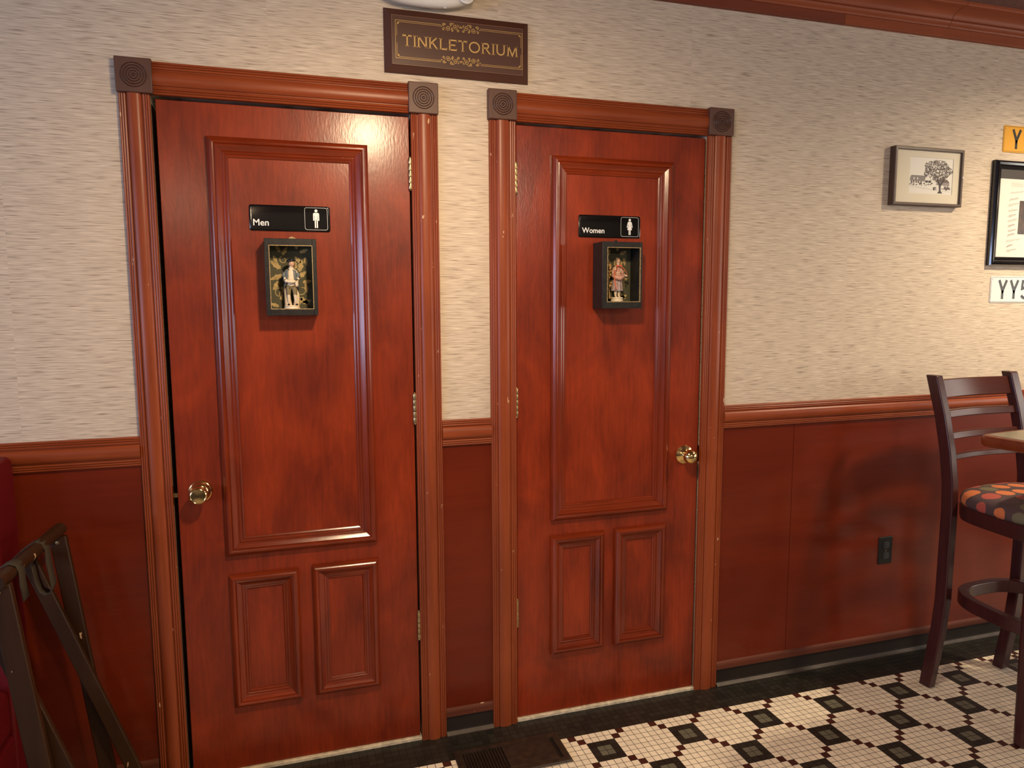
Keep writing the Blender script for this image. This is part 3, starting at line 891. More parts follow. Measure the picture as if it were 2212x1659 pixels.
# ---------------------------------------------------------------- shadow boxes
def shadow_box(x0, x1, z0, z1, dep, border, label, worn, hanger):
    t = empty('shadow_box', ((x0 + x1) / 2, 0, (z0 + z1) / 2), label, 'shadow box')
    b = MB(); w = 0.006
    b.box(x0, x0 + w, -dep, -0.001, z0, z1); b.box(x1 - w, x1, -dep, -0.001, z0, z1)
    b.box(x0 + w, x1 - w, -dep, -0.001, z0, z0 + w); b.box(x0 + w, x1 - w, -dep, -0.001, z1 - w, z1)
    bl, br, bb, bt = border
    b.box(x0 + w, x1 - w, -dep, -0.004, z0 + w, z0 + bb - 0.0012)
    b.build('case', M_SLATE, t, bevel=0.0008)
    b = MB()
    f0, f1 = -dep - 0.004, -dep
    b.box(x0, x0 + bl, f0, f1, z0, z1); b.box(x1 - br, x1, f0, f1, z0, z1)
    b.box(x0 + bl, x1 - br, f0, f1, z0, z0 + bb); b.box(x0 + bl, x1 - br, f0, f1, z1 - bt, z1)
    b.build('front_frame', M_SLATE, t, bevel=0.001)
    b = MB(); g0 = -dep - 0.0046
    a0, a1, c0, c1 = x0 + bl, x1 - br, z0 + bb, z1 - bt
    e = 0.0018
    b.box(a0 - 0.0003, a0 + e, g0, -dep + 0.001, c0, c1); b.box(a1 - e, a1 + 0.0003, g0, -dep + 0.001, c0, c1)
    b.box(a0 + e, a1 - e, g0, -dep + 0.001, c0 - 0.0003, c0 + e); b.box(a0 + e, a1 - e, g0, -dep + 0.001, c1 - e, c1 + 0.0003)
    b.build('gilt_edge', M_GILT, t)
    # lining paper with leaf scrolls
    b = MB(); b.box(x0 + w, x1 - w, -0.0035, -0.0012, z0 + w, z1 - w, 0)
    rnd = random.Random(int(x0 * 1000) + 5)

    def leaf(cx, cz, a, l, wd):
        ca, sa = math.cos(a), math.sin(a)
        pl = [(0, 0), (0.2 * l, 0.45 * wd), (0.32 * l, 0.30 * wd), (0.5 * l, 0.5 * wd), (0.62 * l, 0.33 * wd), (0.8 * l, 0.3 * wd), (l, 0.05 * wd), (0.85 * l, -0.2 * wd), (0.62 * l, -0.3 * wd), (0.5 * l, -0.5 * wd), (0.3 * l, -0.3 * wd), (0.15 * l, -0.35 * wd)]
        P = []
        for p, q in pl:
            u = cx + p * ca - q * sa; v = cz + p * sa + q * ca
            P.append((min(max(u, x0 + w + 0.001), x1 - w - 0.001), min(max(v, z0 + w + 0.001), z1 - w - 0.001)))
        b.add([W(u, v, 0.0039) for u, v in P], [tuple(range(len(P)))], 1)
    X, Z = x1 - x0, z1 - z0
    for (u, v, ang, l, wd) in ((0.62, 0.50, 35, 0.032, 0.016), (0.66, 0.58, 75, 0.036, 0.017), (0.60, 0.62, 105, 0.030, 0.015), (0.72, 0.44, 10, 0.026, 0.013), (0.70, 0.70, 130, 0.026, 0.013),
                               (0.30, 0.62, 140, 0.036, 0.018), (0.34, 0.54, 200, 0.038, 0.016), (0.26, 0.46, 235, 0.032, 0.015), (0.30, 0.38, 300, 0.026, 0.013), (0.22, 0.70, 110, 0.022, 0.012),
                               (0.66, 0.24, 320, 0.032, 0.015), (0.70, 0.16, 20, 0.026, 0.014), (0.62, 0.14, 60, 0.024, 0.012), (0.24, 0.12, 160, 0.026, 0.012), (0.30, 0.20, 100, 0.028, 0.013),
                               (0.34, 0.80, 60, 0.028, 0.013), (0.30, 0.84, 120, 0.026, 0.012), (0.68, 0.84, 20, 0.026, 0.013), (0.62, 0.88, 90, 0.020, 0.011), (0.78, 0.78, 280, 0.024, 0.012), (0.80, 0.30, 95, 0.030, 0.012)):
        leaf(x0 + u * X, z0 + v * Z, math.radians(ang), l * 1.05, wd * 1.05)
    for (u, v, r, a0, tn) in ((0.72, 0.66, 0.014, 0, 0.8), (0.26, 0.30, 0.016, 1, 0.9), (0.70, 0.34, 0.017, 3, 0.8), (0.36, 0.74, 0.012, 2, 0.9)):
        pts = [(x0 + u * X + r * (1 - 0.6 * i / 16) * math.cos(a0 + tn * 2 * PI * i / 16), z0 + v * Z + r * (1 - 0.6 * i / 16) * math.sin(a0 + tn * 2 * PI * i / 16)) for i in range(17)]
        pts = [(min(max(p, x0 + w + 0.002), x1 - w - 0.002), q_) for p, q_ in pts]
        b.ribbon(pts, 0.0022, W, 0.0038, 1)
    b.build('damask_lining', [M_DAMASK, M_LEAF], t, smooth=0)
    cx = (x0 + x1) / 2
    b = MB()
    if hanger == 'round':
        b.prism(arc(cx + 0.006, z1 - 0.002, 0.0115, 0, 180, 14), WY(-dep * 0.3), 0, 0.0015)
        b.build('hanging_tab', M_GILT, t)
    else:
        b.prism([(cx - 0.004, z1 - 0.001), (cx + 0.007, z1 - 0.001), (cx + 0.006, z1 + 0.0105), (cx - 0.003, z1 + 0.0105)], WY(-dep * 0.3), 0, 0.0015)
        b.build('hanging_tab', M_SLATE, t)
    return t


shadow_box(-0.2395, -0.0945, 1.431, 1.653, 0.062, (0.0125, 0.0115, 0.0185, 0.0190), 'black shadow box below the Men sign holding a gentleman figurine', 1, 'round')
shadow_box(0.8125, 0.9575, 1.445, 1.664, 0.076, (0.0175, 0.0065, 0.0215, 0.0180), 'slate-black shadow box below the Women sign holding a lady figurine', 1, 'tab')


def S(x, z, k=1):
    return x


def gentleman():
    cx, cy, z0 = -0.168, -0.036, 1.4487
    t = empty('figurine', (cx, cy, z0), 'bisque gentleman figurine in black cap and blue coat', 'figurine')
    def P(x, y, z, r): return (cx + x, cy + y, z0 + z, r)
    MB().lathe([(0.0225, 0), (0.0235, 0.002), (0.0225, 0.005), (0.0215, 0.0075), (0.0225, 0.009), (0.0215, 0.0115), (0.0002, 0.012)], (cx, cy, z0), (0, 0, 1), 28).build('round_base', M_PORC, t, smooth=40)
    # tree stump behind the legs
    b = MB(); b.tube([(cx - 0.010, cy + 0.009, z0 + 0.010), (cx - 0.012, cy + 0.010, z0 + 0.03), (cx - 0.013, cy + 0.009, z0 + 0.058), (cx - 0.010, cy + 0.008, z0 + 0.072)], [0.011, 0.0095, 0.0085, 0.006], 12)
    b.tube([(cx + 0.012, cy + 0.009, z0 + 0.010), (cx + 0.016, cy + 0.010, z0 + 0.04), (cx + 0.014, cy + 0.009, z0 + 0.065)], [0.009, 0.007, 0.005], 12)
    b.build('tree_stump', M_PORC, t, smooth=60)
    pts = [P(0, 0, 0.078, 0.0125), P(0, -0.001, 0.098, 0.0115), P(0.001, -0.001, 0.113, 0.0105), P(0.001, -0.002, 0.121, 0.0048), P(0.002, -0.004, 0.129, 0.0062), P(0.0025, -0.005, 0.1365, 0.0072), P(0.003, -0.003, 0.1425, 0.0052),
           P(-0.0075, -0.001, 0.066, 0.0078), P(-0.0085, -0.003, 0.045, 0.0056), P(-0.0085, -0.001, 0.030, 0.0052), P(-0.0080, 0, 0.015, 0.0034), P(-0.009, -0.008, 0.0135, 0.0028),
           P(0.0075, -0.001, 0.066, 0.0078), P(0.0095, -0.003, 0.045, 0.0056), P(0.0110, -0.001, 0.030, 0.0052), P(0.0120, 0, 0.015, 0.0034), P(0.0145, -0.008, 0.0135, 0.0028),
           P(-0.013, 0, 0.112, 0.0050), P(-0.020, -0.002, 0.095, 0.0046), P(-0.016, -0.011, 0.082, 0.0036), P(-0.008, -0.014, 0.082, 0.0028),
           P(0.014, 0, 0.112, 0.0050), P(0.021, -0.002, 0.095, 0.0046), P(0.017, -0.011, 0.080, 0.0036), P(0.009, -0.014, 0.080, 0.0028)]
    ed = [(0, 1), (1, 2), (2, 3), (3, 4), (4, 5), (5, 6), (0, 7), (7, 8), (8, 9), (9, 10), (10, 11), (0, 12), (12, 13), (13, 14), (14, 15), (15, 16), (2, 17), (17, 18), (18, 19), (19, 20), (2, 21), (21, 22), (22, 23), (23, 24)]
    skin('body', pts, ed, M_PORC, t)
    # face: nose, eyes, mouth on the painted head
    b = MB(); hx, hy, hz = cx + 0.0025, cy - 0.005, z0 + 0.1340
    b.ball((hx, hy, hz), 0.0082, 0.0080, 0.0098, 18); b.ball((hx - 0.0006, hy - 0.0080, hz - 0.0008), 0.0013, 0.0016, 0.0019, 10)
    b.build('face', M_FACE, t, smooth=80)
    b = MB()
    for s in (-1, 1): b.ball((hx - 0.0005 + s * 0.0029, hy - 0.0074, hz + 0.0012), 0.0008, 0.0006, 0.0006, 8)
    b.build('eyes', M_INKD, t, smooth=80)
    MB().ball((hx - 0.0005, hy - 0.0073, hz - 0.0045), 0.0015, 0.0006, 0.0005, 8).build('mouth', M_CORAL, t, smooth=80)
    b = MB(); b.ball((hx + 0.0068, hy + 0.003, hz - 0.003), 0.0035, 0.0046, 0.0090, 12); b.ball((hx - 0.0066, hy + 0.003, hz - 0.002), 0.0032, 0.0046, 0.0080, 12); b.ball((hx, hy + 0.0045, hz - 0.002), 0.006, 0.004, 0.008, 12)
    b.build('hair', M_HAIR, t, smooth=80)
    b = MB(); b.ball((hx - 0.0015, hy + 0.000, hz + 0.0082), 0.0130, 0.0112, 0.0036, 20); b.ball((hx - 0.0065, hy - 0.002, hz + 0.0062), 0.0082, 0.0090, 0.0032, 16); b.ball((hx + 0.000, hy + 0.001, hz + 0.0108), 0.0100, 0.0090, 0.0042, 16)
    b.build('cap', M_BLACK, t, smooth=80)
    # breeches and coat over the body
    pb = [P(0, 0, 0.080, 0.0133), P(-0.0075, -0.001, 0.068, 0.0092), P(-0.0085, -0.0025, 0.050, 0.0070), P(-0.0085, -0.002, 0.038, 0.0062), P(0.0075, -0.001, 0.068, 0.0092), P(0.0095, -0.0025, 0.050, 0.0070), P(0.0105, -0.002, 0.038, 0.0062)]
    skin('breeches', pb, [(0, 1), (1, 2), (2, 3), (0, 4), (4, 5), (5, 6)], M_BREECH, t)
    b = MB()
    rows = []
    for z, r, op in ((0.119, 0.0078, 24), (0.112, 0.0156, 25), (0.100, 0.0160, 27), (0.086, 0.0165, 33), (0.074, 0.0190, 48), (0.058, 0.0212, 70)):
        rows.append([(cx + r * 1.12 * math.sin(math.radians(a)), cy + 0.0008 - r * 0.86 * math.cos(math.radians(a)), z0 + z) for a in [op + (360 - 2 * op) * i / 22 for i in range(23)]])
    b.strip(rows)
    for s in (-1, 1):
        b.tube([(cx + s * 0.0125, cy, z0 + 0.1145), (cx + s * 0.0185, cy - 0.001, z0 + 0.104), (cx + s * 0.0212, cy - 0.003, z0 + 0.094), (cx + s * 0.0175, cy - 0.0095, z0 + 0.084)], [0.0050, 0.0062, 0.0060, 0.0056], 12)
    o = b.build('coat', M_COATB, t, smooth=70)
    sm = o.modifiers.new('thick', 'SOLIDIFY'); sm.thickness = 0.0012
    b = MB(); b.ball((cx, cy - 0.0150, z0 + 0.0815), 0.0140, 0.0060, 0.0056, 16); b.ball((cx - 0.013, cy - 0.0130, z0 + 0.083), 0.0060, 0.0050, 0.0052, 12); b.ball((cx + 0.015, cy - 0.0110, z0 + 0.074), 0.0052, 0.0045, 0.0085, 12)
    b.build('gathered_shirt', M_PORC, t, smooth=80)
    b = MB()
    for s, fx in ((-1, -0.0090), (1, 0.0140)):
        b.ball((cx + fx, cy - 0.0055, z0 + 0.0145), 0.0036, 0.0072, 0.0032, 12)
    b.build('shoes', M_BLACK, t, smooth=80)


def lady():
    cx, cy, z0 = 0.8880, -0.034, 1.4680
    t = empty('figurine', (cx, cy, z0), 'bisque lady figurine in long skirt with coral scarf', 'figurine')
    def P(x, y, z, r): return (cx + x, cy + y, z0 + z, r)
    MB().lathe([(0.0205, 0), (0.0215, 0.002), (0.0205, 0.005), (0.0200, 0.010), (0.0210, 0.0115), (0.0200, 0.0145), (0.0002, 0.015)], (cx, cy, z0), (0, 0, 1), 28).build('round_base', M_PORC, t, smooth=40)
    pts = [P(0, 0, 0.082, 0.0125), P(0, -0.001, 0.098, 0.0098), P(0, -0.001, 0.112, 0.0098), P(0.0005, -0.002, 0.121, 0.0042), P(0.001, -0.004, 0.129, 0.0060), P(0.001, -0.004, 0.1365, 0.0068), P(0.001, -0.003, 0.142, 0.0050),
           P(-0.006, 0, 0.055, 0.0085), P(-0.0065, -0.001, 0.030, 0.0055), P(-0.006, 0, 0.018, 0.0036), P(-0.007, -0.007, 0.0165, 0.0028),
           P(0.006, 0, 0.055, 0.0085), P(0.0065, -0.001, 0.030, 0.0055), P(0.006, 0, 0.018, 0.0036), P(0.007, -0.007, 0.0165, 0.0028),
           P(-0.0125, 0, 0.110, 0.0046), P(-0.0175, -0.003, 0.092, 0.0042), P(-0.010, -0.012, 0.082, 0.0034), P(-0.003, -0.015, 0.081, 0.0026),
           P(0.0125, 0, 0.110, 0.0046), P(0.0185, -0.003, 0.094, 0.0040), P(0.0265, -0.010, 0.086, 0.0032), P(0.0320, -0.012, 0.086, 0.0026)]
    ed = [(0, 1), (1, 2), (2, 3), (3, 4), (4, 5), (5, 6), (0, 7), (7, 8), (8, 9), (9, 10), (0, 11), (11, 12), (12, 13), (13, 14), (2, 15), (15, 16), (16, 17), (17, 18), (2, 19), (19, 20), (20, 21), (21, 22)]
    skin('body', pts, ed, M_PORC, t)
    hx, hy, hz = cx + 0.001, cy - 0.0045, z0 + 0.1345
    b = MB(); b.ball((hx, hy, hz), 0.0068, 0.0068, 0.0084, 18); b.ball((hx, hy - 0.0068, hz - 0.0008), 0.0012, 0.0015, 0.0017, 10)
    b.build('face', M_FACE, t, smooth=80)
    b = MB()
    for s in (-1, 1): b.ball((hx + s * 0.0024, hy - 0.0062, hz + 0.0012), 0.0006, 0.0005, 0.0005, 8)
    b.build('eyes', M_INKD, t, smooth=80)
    MB().ball((hx, hy - 0.0062, hz - 0.0040), 0.0014, 0.0006, 0.0006, 8).build('mouth', M_CORAL, t, smooth=80)
    b = MB(); b.ball((hx, hy + 0.0022, hz + 0.0022), 0.0085, 0.0080, 0.0095, 18); b.ball((hx - 0.0055, hy + 0.003, hz - 0.006), 0.004, 0.005, 0.007, 12); b.ball((hx + 0.0055, hy + 0.003, hz - 0.006), 0.004, 0.005, 0.007, 12)
    b.build('hair', M_HAIRB, t, smooth=80)
    # skirt with flutes, gathered overskirt
    b = MB(); rows = []
    for z, r, k in ((0.094, 0.0098, 0.0), (0.085, 0.0130, 0.02), (0.068, 0.0165, 0.06), (0.048, 0.0182, 0.09), (0.036, 0.0192, 0.11)):
        rows.append([(cx + r * (1 + k * math.cos(9 * a)) * math.cos(a), cy + 0.86 * r * (1 + k * math.cos(9 * a)) * math.sin(a), z0 + z) for a in [2 * PI * i / 72 for i in range(73)]])
    b.strip(rows)
    b.build('skirt', M_LILAC, t, smooth=70)
    b = MB()
    for s in (-1, 1): b.ball((cx + s * 0.0065, cy - 0.004, z0 + 0.0170), 0.0034, 0.0065, 0.0030, 12)
    b.build('shoes', M_PORC, t, smooth=80)
    b = MB()
    b.tube([(cx - 0.018, cy - 0.004, z0 + 0.088), (cx - 0.012, cy - 0.013, z0 + 0.081), (cx, cy - 0.0165, z0 + 0.078), (cx + 0.012, cy - 0.014, z0 + 0.083), (cx + 0.019, cy - 0.005, z0 + 0.090)], [0.006, 0.0085, 0.0095, 0.0085, 0.006], 14)
    b.ball((cx - 0.002, cy - 0.0125, z0 + 0.089), 0.0115, 0.0065, 0.0070, 14)
    b.build('gathered_apron', M_ROSEP, t, smooth=80)
    b = MB(); b.lathe([(0.0105, 0.0), (0.0112, 0.006), (0.0118, 0.014), (0.0110, 0.020), (0.006, 0.024)], (cx, cy, z0 + 0.0935), (0, 0, 1), 20, sy=0.85)
    for s in (-1, 1): b.tube([(cx + s * 0.0112, cy, z0 + 0.113), (cx + s * 0.0165, cy - 0.002, z0 + 0.100), (cx + s * 0.0175, cy - 0.004, z0 + 0.092)], [0.0046, 0.0056, 0.0050], 12)
    b.build('bodice', M_ROSEP, t, smooth=80)
    b = MB()
    for s in (-1, 1):
        b.ball((cx + s * 0.0060, cy - 0.0125, z0 + 0.1195), 0.0062, 0.0026, 0.0032, 12)
    b.ball((cx, cy - 0.0130, z0 + 0.1195), 0.0024, 0.0026, 0.0026, 10)
    b.tube([(cx - 0.004, cy - 0.012, z0 + 0.118), (cx - 0.014, cy - 0.015, z0 + 0.102), (cx - 0.018, cy - 0.016, z0 + 0.080), (cx - 0.0155, cy - 0.019, z0 + 0.055), (cx - 0.0125, cy - 0.020, z0 + 0.040)], [0.0016, 0.0018, 0.002, 0.0022, 0.0018], 8)
    b.tube([(cx + 0.004, cy - 0.012, z0 + 0.119), (cx + 0.016, cy - 0.012, z0 + 0.112), (cx + 0.028, cy - 0.010, z0 + 0.100), (cx + 0.0335, cy - 0.008, z0 + 0.086)], [0.0016, 0.0015, 0.0014, 0.0010], 8)
    b.build('coral_scarf', M_CORAL, t, smooth=80)
    rnd = random.Random(3)
    b = MB()
    b.tube([(cx - 0.022, cy + 0.012, z0 + 0.010), (cx - 0.026, cy + 0.014, z0 + 0.06), (cx - 0.026, cy + 0.012, z0 + 0.10)], [0.004, 0.003, 0.002], 8)
    for i in range(26):
        b.ball((cx - 0.026 + rnd.uniform(-0.010, 0.008), cy + 0.012 + rnd.uniform(-0.008, 0.008), z0 + 0.052 + rnd.random() * 0.082), rnd.uniform(0.004, 0.0065), None, None, 8)
    b.build('flower_bush', M_FOLI, t, smooth=80)


gentleman()
lady()

# ---------------------------------------------------------------- emergency light at the top edge
ex, ez = 0.2865, 2.4025
em = empty('emergency_light', (ex, 0, ez), 'white plastic emergency light fixture above the brown TINKLETORIUM board', 'emergency light')
b = MB()
EP = [(0.022, 0.0), (0.010, 0.012), (0.001, 0.032), (0.0, 0.044), (0.004, 0.055), (0.014, 0.062), (0.034, 0.066)]
loops = []
for d, h in EP:
    a, c = 0.155 - d, 0.0585 - d * 0.9
    loops.append([W(ex - 0.045 + a * math.copysign(abs(math.cos(2 * PI * i / 48)) ** 0.8, math.cos(2 * PI * i / 48)), ez + c * math.copysign(abs(math.sin(2 * PI * i / 48)) ** 0.9, math.sin(2 * PI * i / 48)), h) for i in range(48)])
b.loft(loops)
hs = b.build('housing', M_EMERG, em, smooth=50)
for lx in (ex - 0.135, ex + 0.078):
    MB().lathe([(0.026, 0.0), (0.0265, 0.006), (0.024, 0.008)], (lx, -0.0605, ez - 0.0185), (0, -1, 0), 28).build('lamp_rim', M_EMERG, em, smooth=40)
    MB().lathe([(0.024, 0.006), (0.020, 0.012), (0.012, 0.0155), (0.0003, 0.017)], (lx, -0.0605, ez - 0.0185), (0, -1, 0), 28).build('lamp_lens', M_LENS, em, smooth=60)
for bx, by, bz in ((0.215, -0.0585, 2.3550), (0.250, -0.0615, 2.3590), (0.303, -0.0500, 2.3450)):
    MB().ball((bx, by, bz), 0.0042, 0.003, 0.002, 10).build('screw_cap', M_EMERG, em)

# ---------------------------------------------------------------- framed drawing
fx0, fx1, fz0, fz1, fd = 2.0415, 2.3800, 1.8330, 2.0520, 0.028
pf = empty('picture_frame', ((fx0 + fx1) / 2, 0, (fz0 + fz1) / 2), 'small dark wood frame with ink drawing of tree and barn', 'picture')
def frame_part(name, x0, x1, z0, z1, prof, mats, parent):
    b = MB()
    rings = [[W(x0 + d, z0 + d, h), W(x1 - d, z0 + d, h), W(x1 - d, z1 - d, h), W(x0 + d, z1 - d, h)] for d, h in prof]
    b.loft(rings, cap=False)
    return b.build(name, mats, parent, smooth=25)
frame_part('frame', fx0, fx1, fz0, fz1, [(0, 0), (0, fd - 0.002), (0.002, fd), (0.010, fd), (0.0115, fd - 0.004), (0.0115, 0.010)], M_FRAMEW, pf)
b = MB()
ax0, ax1, az0, az1 = 2.1205, 2.3345, 1.8795, 2.0165
b.box(fx0 + 0.011, ax0, -0.020, -0.012, fz0 + 0.011, fz1 - 0.011); b.box(ax1, fx1 - 0.011, -0.020, -0.012, fz0 + 0.011, fz1 - 0.011)
b.box(ax0, ax1, -0.020, -0.012, fz0 + 0.011, az0); b.box(ax0, ax1, -0.020, -0.012, az1, fz1 - 0.011)
b.build('mat_board', M_MAT, pf, smooth=0)
b = MB(); b.box(ax0, ax1, -0.0185, -0.012, az0, az1, 0)
AF = WY(-0.0187)
def AP(u, v): return (ax0 + u * (ax1 - ax0), az0 + v * (az1 - az0))
def poly(pts, m, h=0.0): b.add([AF(*AP(u, v), h) for u, v in pts], [tuple(range(len(pts)))], m)
rnd = random.Random(11)
# barn
poly([(0.02, 0.34), (0.02, 0.42), (0.05, 0.50), (0.38, 0.50), (0.35, 0.38), (0.35, 0.34)], 3)
poly([(0.35, 0.33), (0.36, 0.42), (0.42, 0.51), (0.48, 0.46), (0.50, 0.36), (0.50, 0.27), (0.35, 0.27)], 0, 0.0001)
for k in range(9): b.ribbon([AP(0.03, 0.36 + k * 0.016), AP(0.37, 0.36 + k * 0.016)], 0.0006, AF, 0.0002, 1)
b.ribbon([AP(0.35, 0.27), AP(0.35, 0.40), AP(0.42, 0.51), AP(0.48, 0.46), AP(0.51, 0.36), AP(0.51, 0.27)], 0.0008, AF, 0.0003, 1)
for u in (0.37, 0.44): poly([(u, 0.31), (u + 0.06, 0.31), (u + 0.06, 0.37), (u, 0.37)], 2, 0.0003)
for u in (0.04, 0.09, 0.15, 0.20, 0.26): poly([(u, 0.29), (u + 0.03, 0.29), (u + 0.03, 0.34), (u, 0.34)], 1, 0.0003)
for u in (0.09, 0.17): poly([(u, 0.39), (u + 0.04, 0.39), (u + 0.02, 0.46)], 0, 0.0004)
for k in range(26):
    u, v = rnd.uniform(0.0, 0.52), rnd.uniform(0.22, 0.29)
    poly([(u, v), (u + 0.02, v - 0.006), (u + 0.03, v + 0.015), (u + 0.008, v + 0.02)], 1 if k % 2 else 2, 0.0003)
# outbuilding to the right
poly([(0.62, 0.26), (0.94, 0.24), (0.93, 0.33), (0.64, 0.34)], 3); poly([(0.60, 0.34), (0.94, 0.33), (0.88, 0.42), (0.64, 0.42)], 1, 0.0001)
for u in (0.80, 0.86): poly([(u, 0.14), (u + 0.07, 0.15), (u + 0.06, 0.22), (u + 0.02, 0.24)], 1, 0.0003)
for k in range(14):
    u = rnd.uniform(0.52, 0.94); v = rnd.uniform(0.10, 0.20)
    poly([(u, v), (u + 0.03, v), (u + 0.015, v + 0.04)], 2 if k % 2 else 1, 0.0003)
b.ribbon([AP(0.0, 0.20), AP(0.30, 0.16), AP(0.55, 0.12), AP(0.97, 0.08)], 0.0005, AF, 0.0003, 3)
# tree
poly([(0.66, 0.03), (0.78, 0.03), (0.735, 0.10), (0.735, 0.24), (0.82, 0.40), (0.79, 0.41), (0.715, 0.30), (0.66, 0.42), (0.63, 0.41), (0.69, 0.25), (0.70, 0.10)], 2, 0.0004)
for k in range(760):
    a = rnd.random() * 2 * PI; r = math.sqrt(rnd.random())
    u = 0.645 + 0.355 * r * math.cos(a) * (0.9 + 0.1 * math.cos(5 * a)); v = 0.66 + 0.285 * r * math.sin(a)
    if u < 0.53 and v < 0.46: continue
    l, w_, c = rnd.uniform(0.020, 0.038), rnd.uniform(0.006, 0.011), rnd.random() * PI
    ca, sa = math.cos(c), math.sin(c)
    poly([(u - l * ca / 2, v - l * sa * 0.78), (u + w_ * sa, v - w_ * ca), (u + l * ca / 2, v + l * sa * 0.78), (u - w_ * sa, v + w_ * ca)], 1 if k % 5 else 2, 0.0003 + 0.0000004 * k)
b.build('ink_drawing', [M_PAPER, M_INK, M_INKD, M_INKM], pf, smooth=0, fix=False)

MB().ball((fx1 - 0.004, -fd - 0.001, 1.946), 0.0045, 0.003, 0.0045, 12).build('white_sticker', M_PAPER, pf)

# ---------------------------------------------------------------- big black frame with signatures
gx0, gx1, gz0, gz1 = 2.5585, 3.24, 1.6090, 2.0285
bf = empty('picture_frame', ((gx0 + gx1) / 2, 0, (gz0 + gz1) / 2), 'glossy black frame with signed white mat around a photograph', 'picture')
frame_part('frame', gx0, gx1, gz0, gz1, [(0, 0), (0, 0.015), (0.003, 0.021), (0.010, 0.024), (0.018, 0.021), (0.022, 0.0165), (0.026, 0.018), (0.034, 0.014), (0.036, 0.008)], M_GBLACK, bf)
b = MB(); b.box(gx0 + 0.035, gx1 - 0.035, -0.012, -0.005, gz0 + 0.035, 1.957)
b.build('signed_mat', M_PAPER, bf, smooth=0)
MB().box(gx0 + 0.035, gx1 - 0.035, -0.0125, -0.005, 1.957, gz1 - 0.035).build('dark_upper_mat', M_CHARC, bf, smooth=0)
MB().box(2.705, 3.06, -0.0135, -0.005, 1.738, 1.872).build('photograph', M_SEPIA, bf, smooth=0)
b = MB(); rnd = random.Random(21); SF = WY(-0.0122)
zz = 1.905
rows = [(1.905, 2.650, 0.075), (1.878, 2.648, 0.050), (1.856, 2.644, 0.055), (1.832, 2.646, 0.050), (1.812, 2.648, 0.040), (1.793, 2.646, 0.050), (1.772, 2.650, 0.034), (1.752, 2.652, 0.042), (1.735, 2.650, 0.036), (1.712, 2.644, 0.075), (1.690, 2.648, 0.034), (1.672, 2.650, 0.052)]
for z, x, l in rows:
    pts = []; n = 40; ph = rnd.random() * 6
    for i in range(n):
        tt = i / (n - 1)
        pts.append((x + l * tt + 0.0035 * math.sin(tt * 46 + ph), z + 0.0065 * math.sin(tt * 41 + ph * 2) * (0.4 + rnd.random() * 0.6) * (1 - 0.5 * tt) + 0.012 * (tt - 0.5) * 0.8))
    b.ribbon(pts, 0.0009, SF, 0.0, 0)
for i in range(14): b.ribbon([(2.655 + i * 0.0046, 1.925), (2.655 + i * 0.0046, 1.938 + rnd.random() * 0.012)], 0.0006, SF, 0.0, 0)
b.build('signatures', M_INK, bf, smooth=0, fix=False)


# ---------------------------------------------------------------- number plates
def plate(x0, x1, z0, z1, mat, chars, tx, label, H, sx, gap):
    t = empty('number_plate', ((x0 + x1) / 2, 0, (z0 + z1) / 2), label, 'number plate')
    b = MB()
    b.loft([[W(a, c, h) for a, c in rrect(x0 + d, x1 - d, z0 + d, z1 - d, 0.007)] for d, h in ((0, 0), (0, 0.0018), (0.001, 0.0028), (0.003, 0.003))])
    b.build('plate', mat, t, smooth=30)
    b = MB(); b.ribbon(rrect(x0 + 0.0035, x1 - 0.0035, z0 + 0.0045, z1 - 0.0045, 0.005), 0.0012, W, 0.0033, 0, True)
    b.build('edge_line', M_PLK, t, smooth=0)
    b = MB(); stroke_letters(b, chars, tx, z0 + (z1 - z0 - H) / 2, H, W, 0.0034, w=0.16, sx=sx, gap=gap, serif=False)
    b.build('characters', M_PLK, t, smooth=0)
    b = MB(); b.lathe([(0.003, 0.003), (0.003, 0.0042), (0.0003, 0.0046)], (x0 + 0.012, 0, z1 - 0.013), (0, -1, 0), 12)
    b.build('fixing_screw', mat, t)


plate(2.604, 3.125, 2.0635, 2.1685, M_YEL, 'Y', 2.6485, 'yellow number plate starting with Y above the black frame', 0.077, 0.98, 0.2)
plate(2.5895, 3.110, 1.4570, 1.5655, M_PLW, 'YY5', 2.6310, 'white number plate starting YY5 below the black frame', 0.078, 0.98, 0.165)

# ---------------------------------------------------------------- outlet
t = empty('power_outlet', (2.118, 0, 0.453), 'black power outlet plate on the wood panelling left of the stool', 'outlet')
b = MB(); b.loft([[W(a, c, h) for a, c in rrect(2.0835 + d, 2.1525 - d, 0.3965 + d, 0.510 - d, 0.004)] for d, h in ((0, 0.004), (0, 0.0065), (0.003, 0.0092))])
b.build('cover_plate', M_OUTB, t, smooth=30)
for z in (0.4315, 0.4750):
    b = MB()
    b.loft([[W(a, c, h) for a, c in rrect(2.1015 + d, 2.1345 - d, z - 0.0145 + d, z + 0.0145 - d, 0.010)] for d, h in ((0, 0.009), (0, 0.0105), (0.001, 0.0112))])
    b.build('receptacle', M_IRON, t, smooth=30)
MB().lathe([(0.003, 0.009), (0.003, 0.0098), (0.0003, 0.0102)], (2.118, 0, 0.453), (0, -1, 0), 14).build('screw', M_HINGE, t)

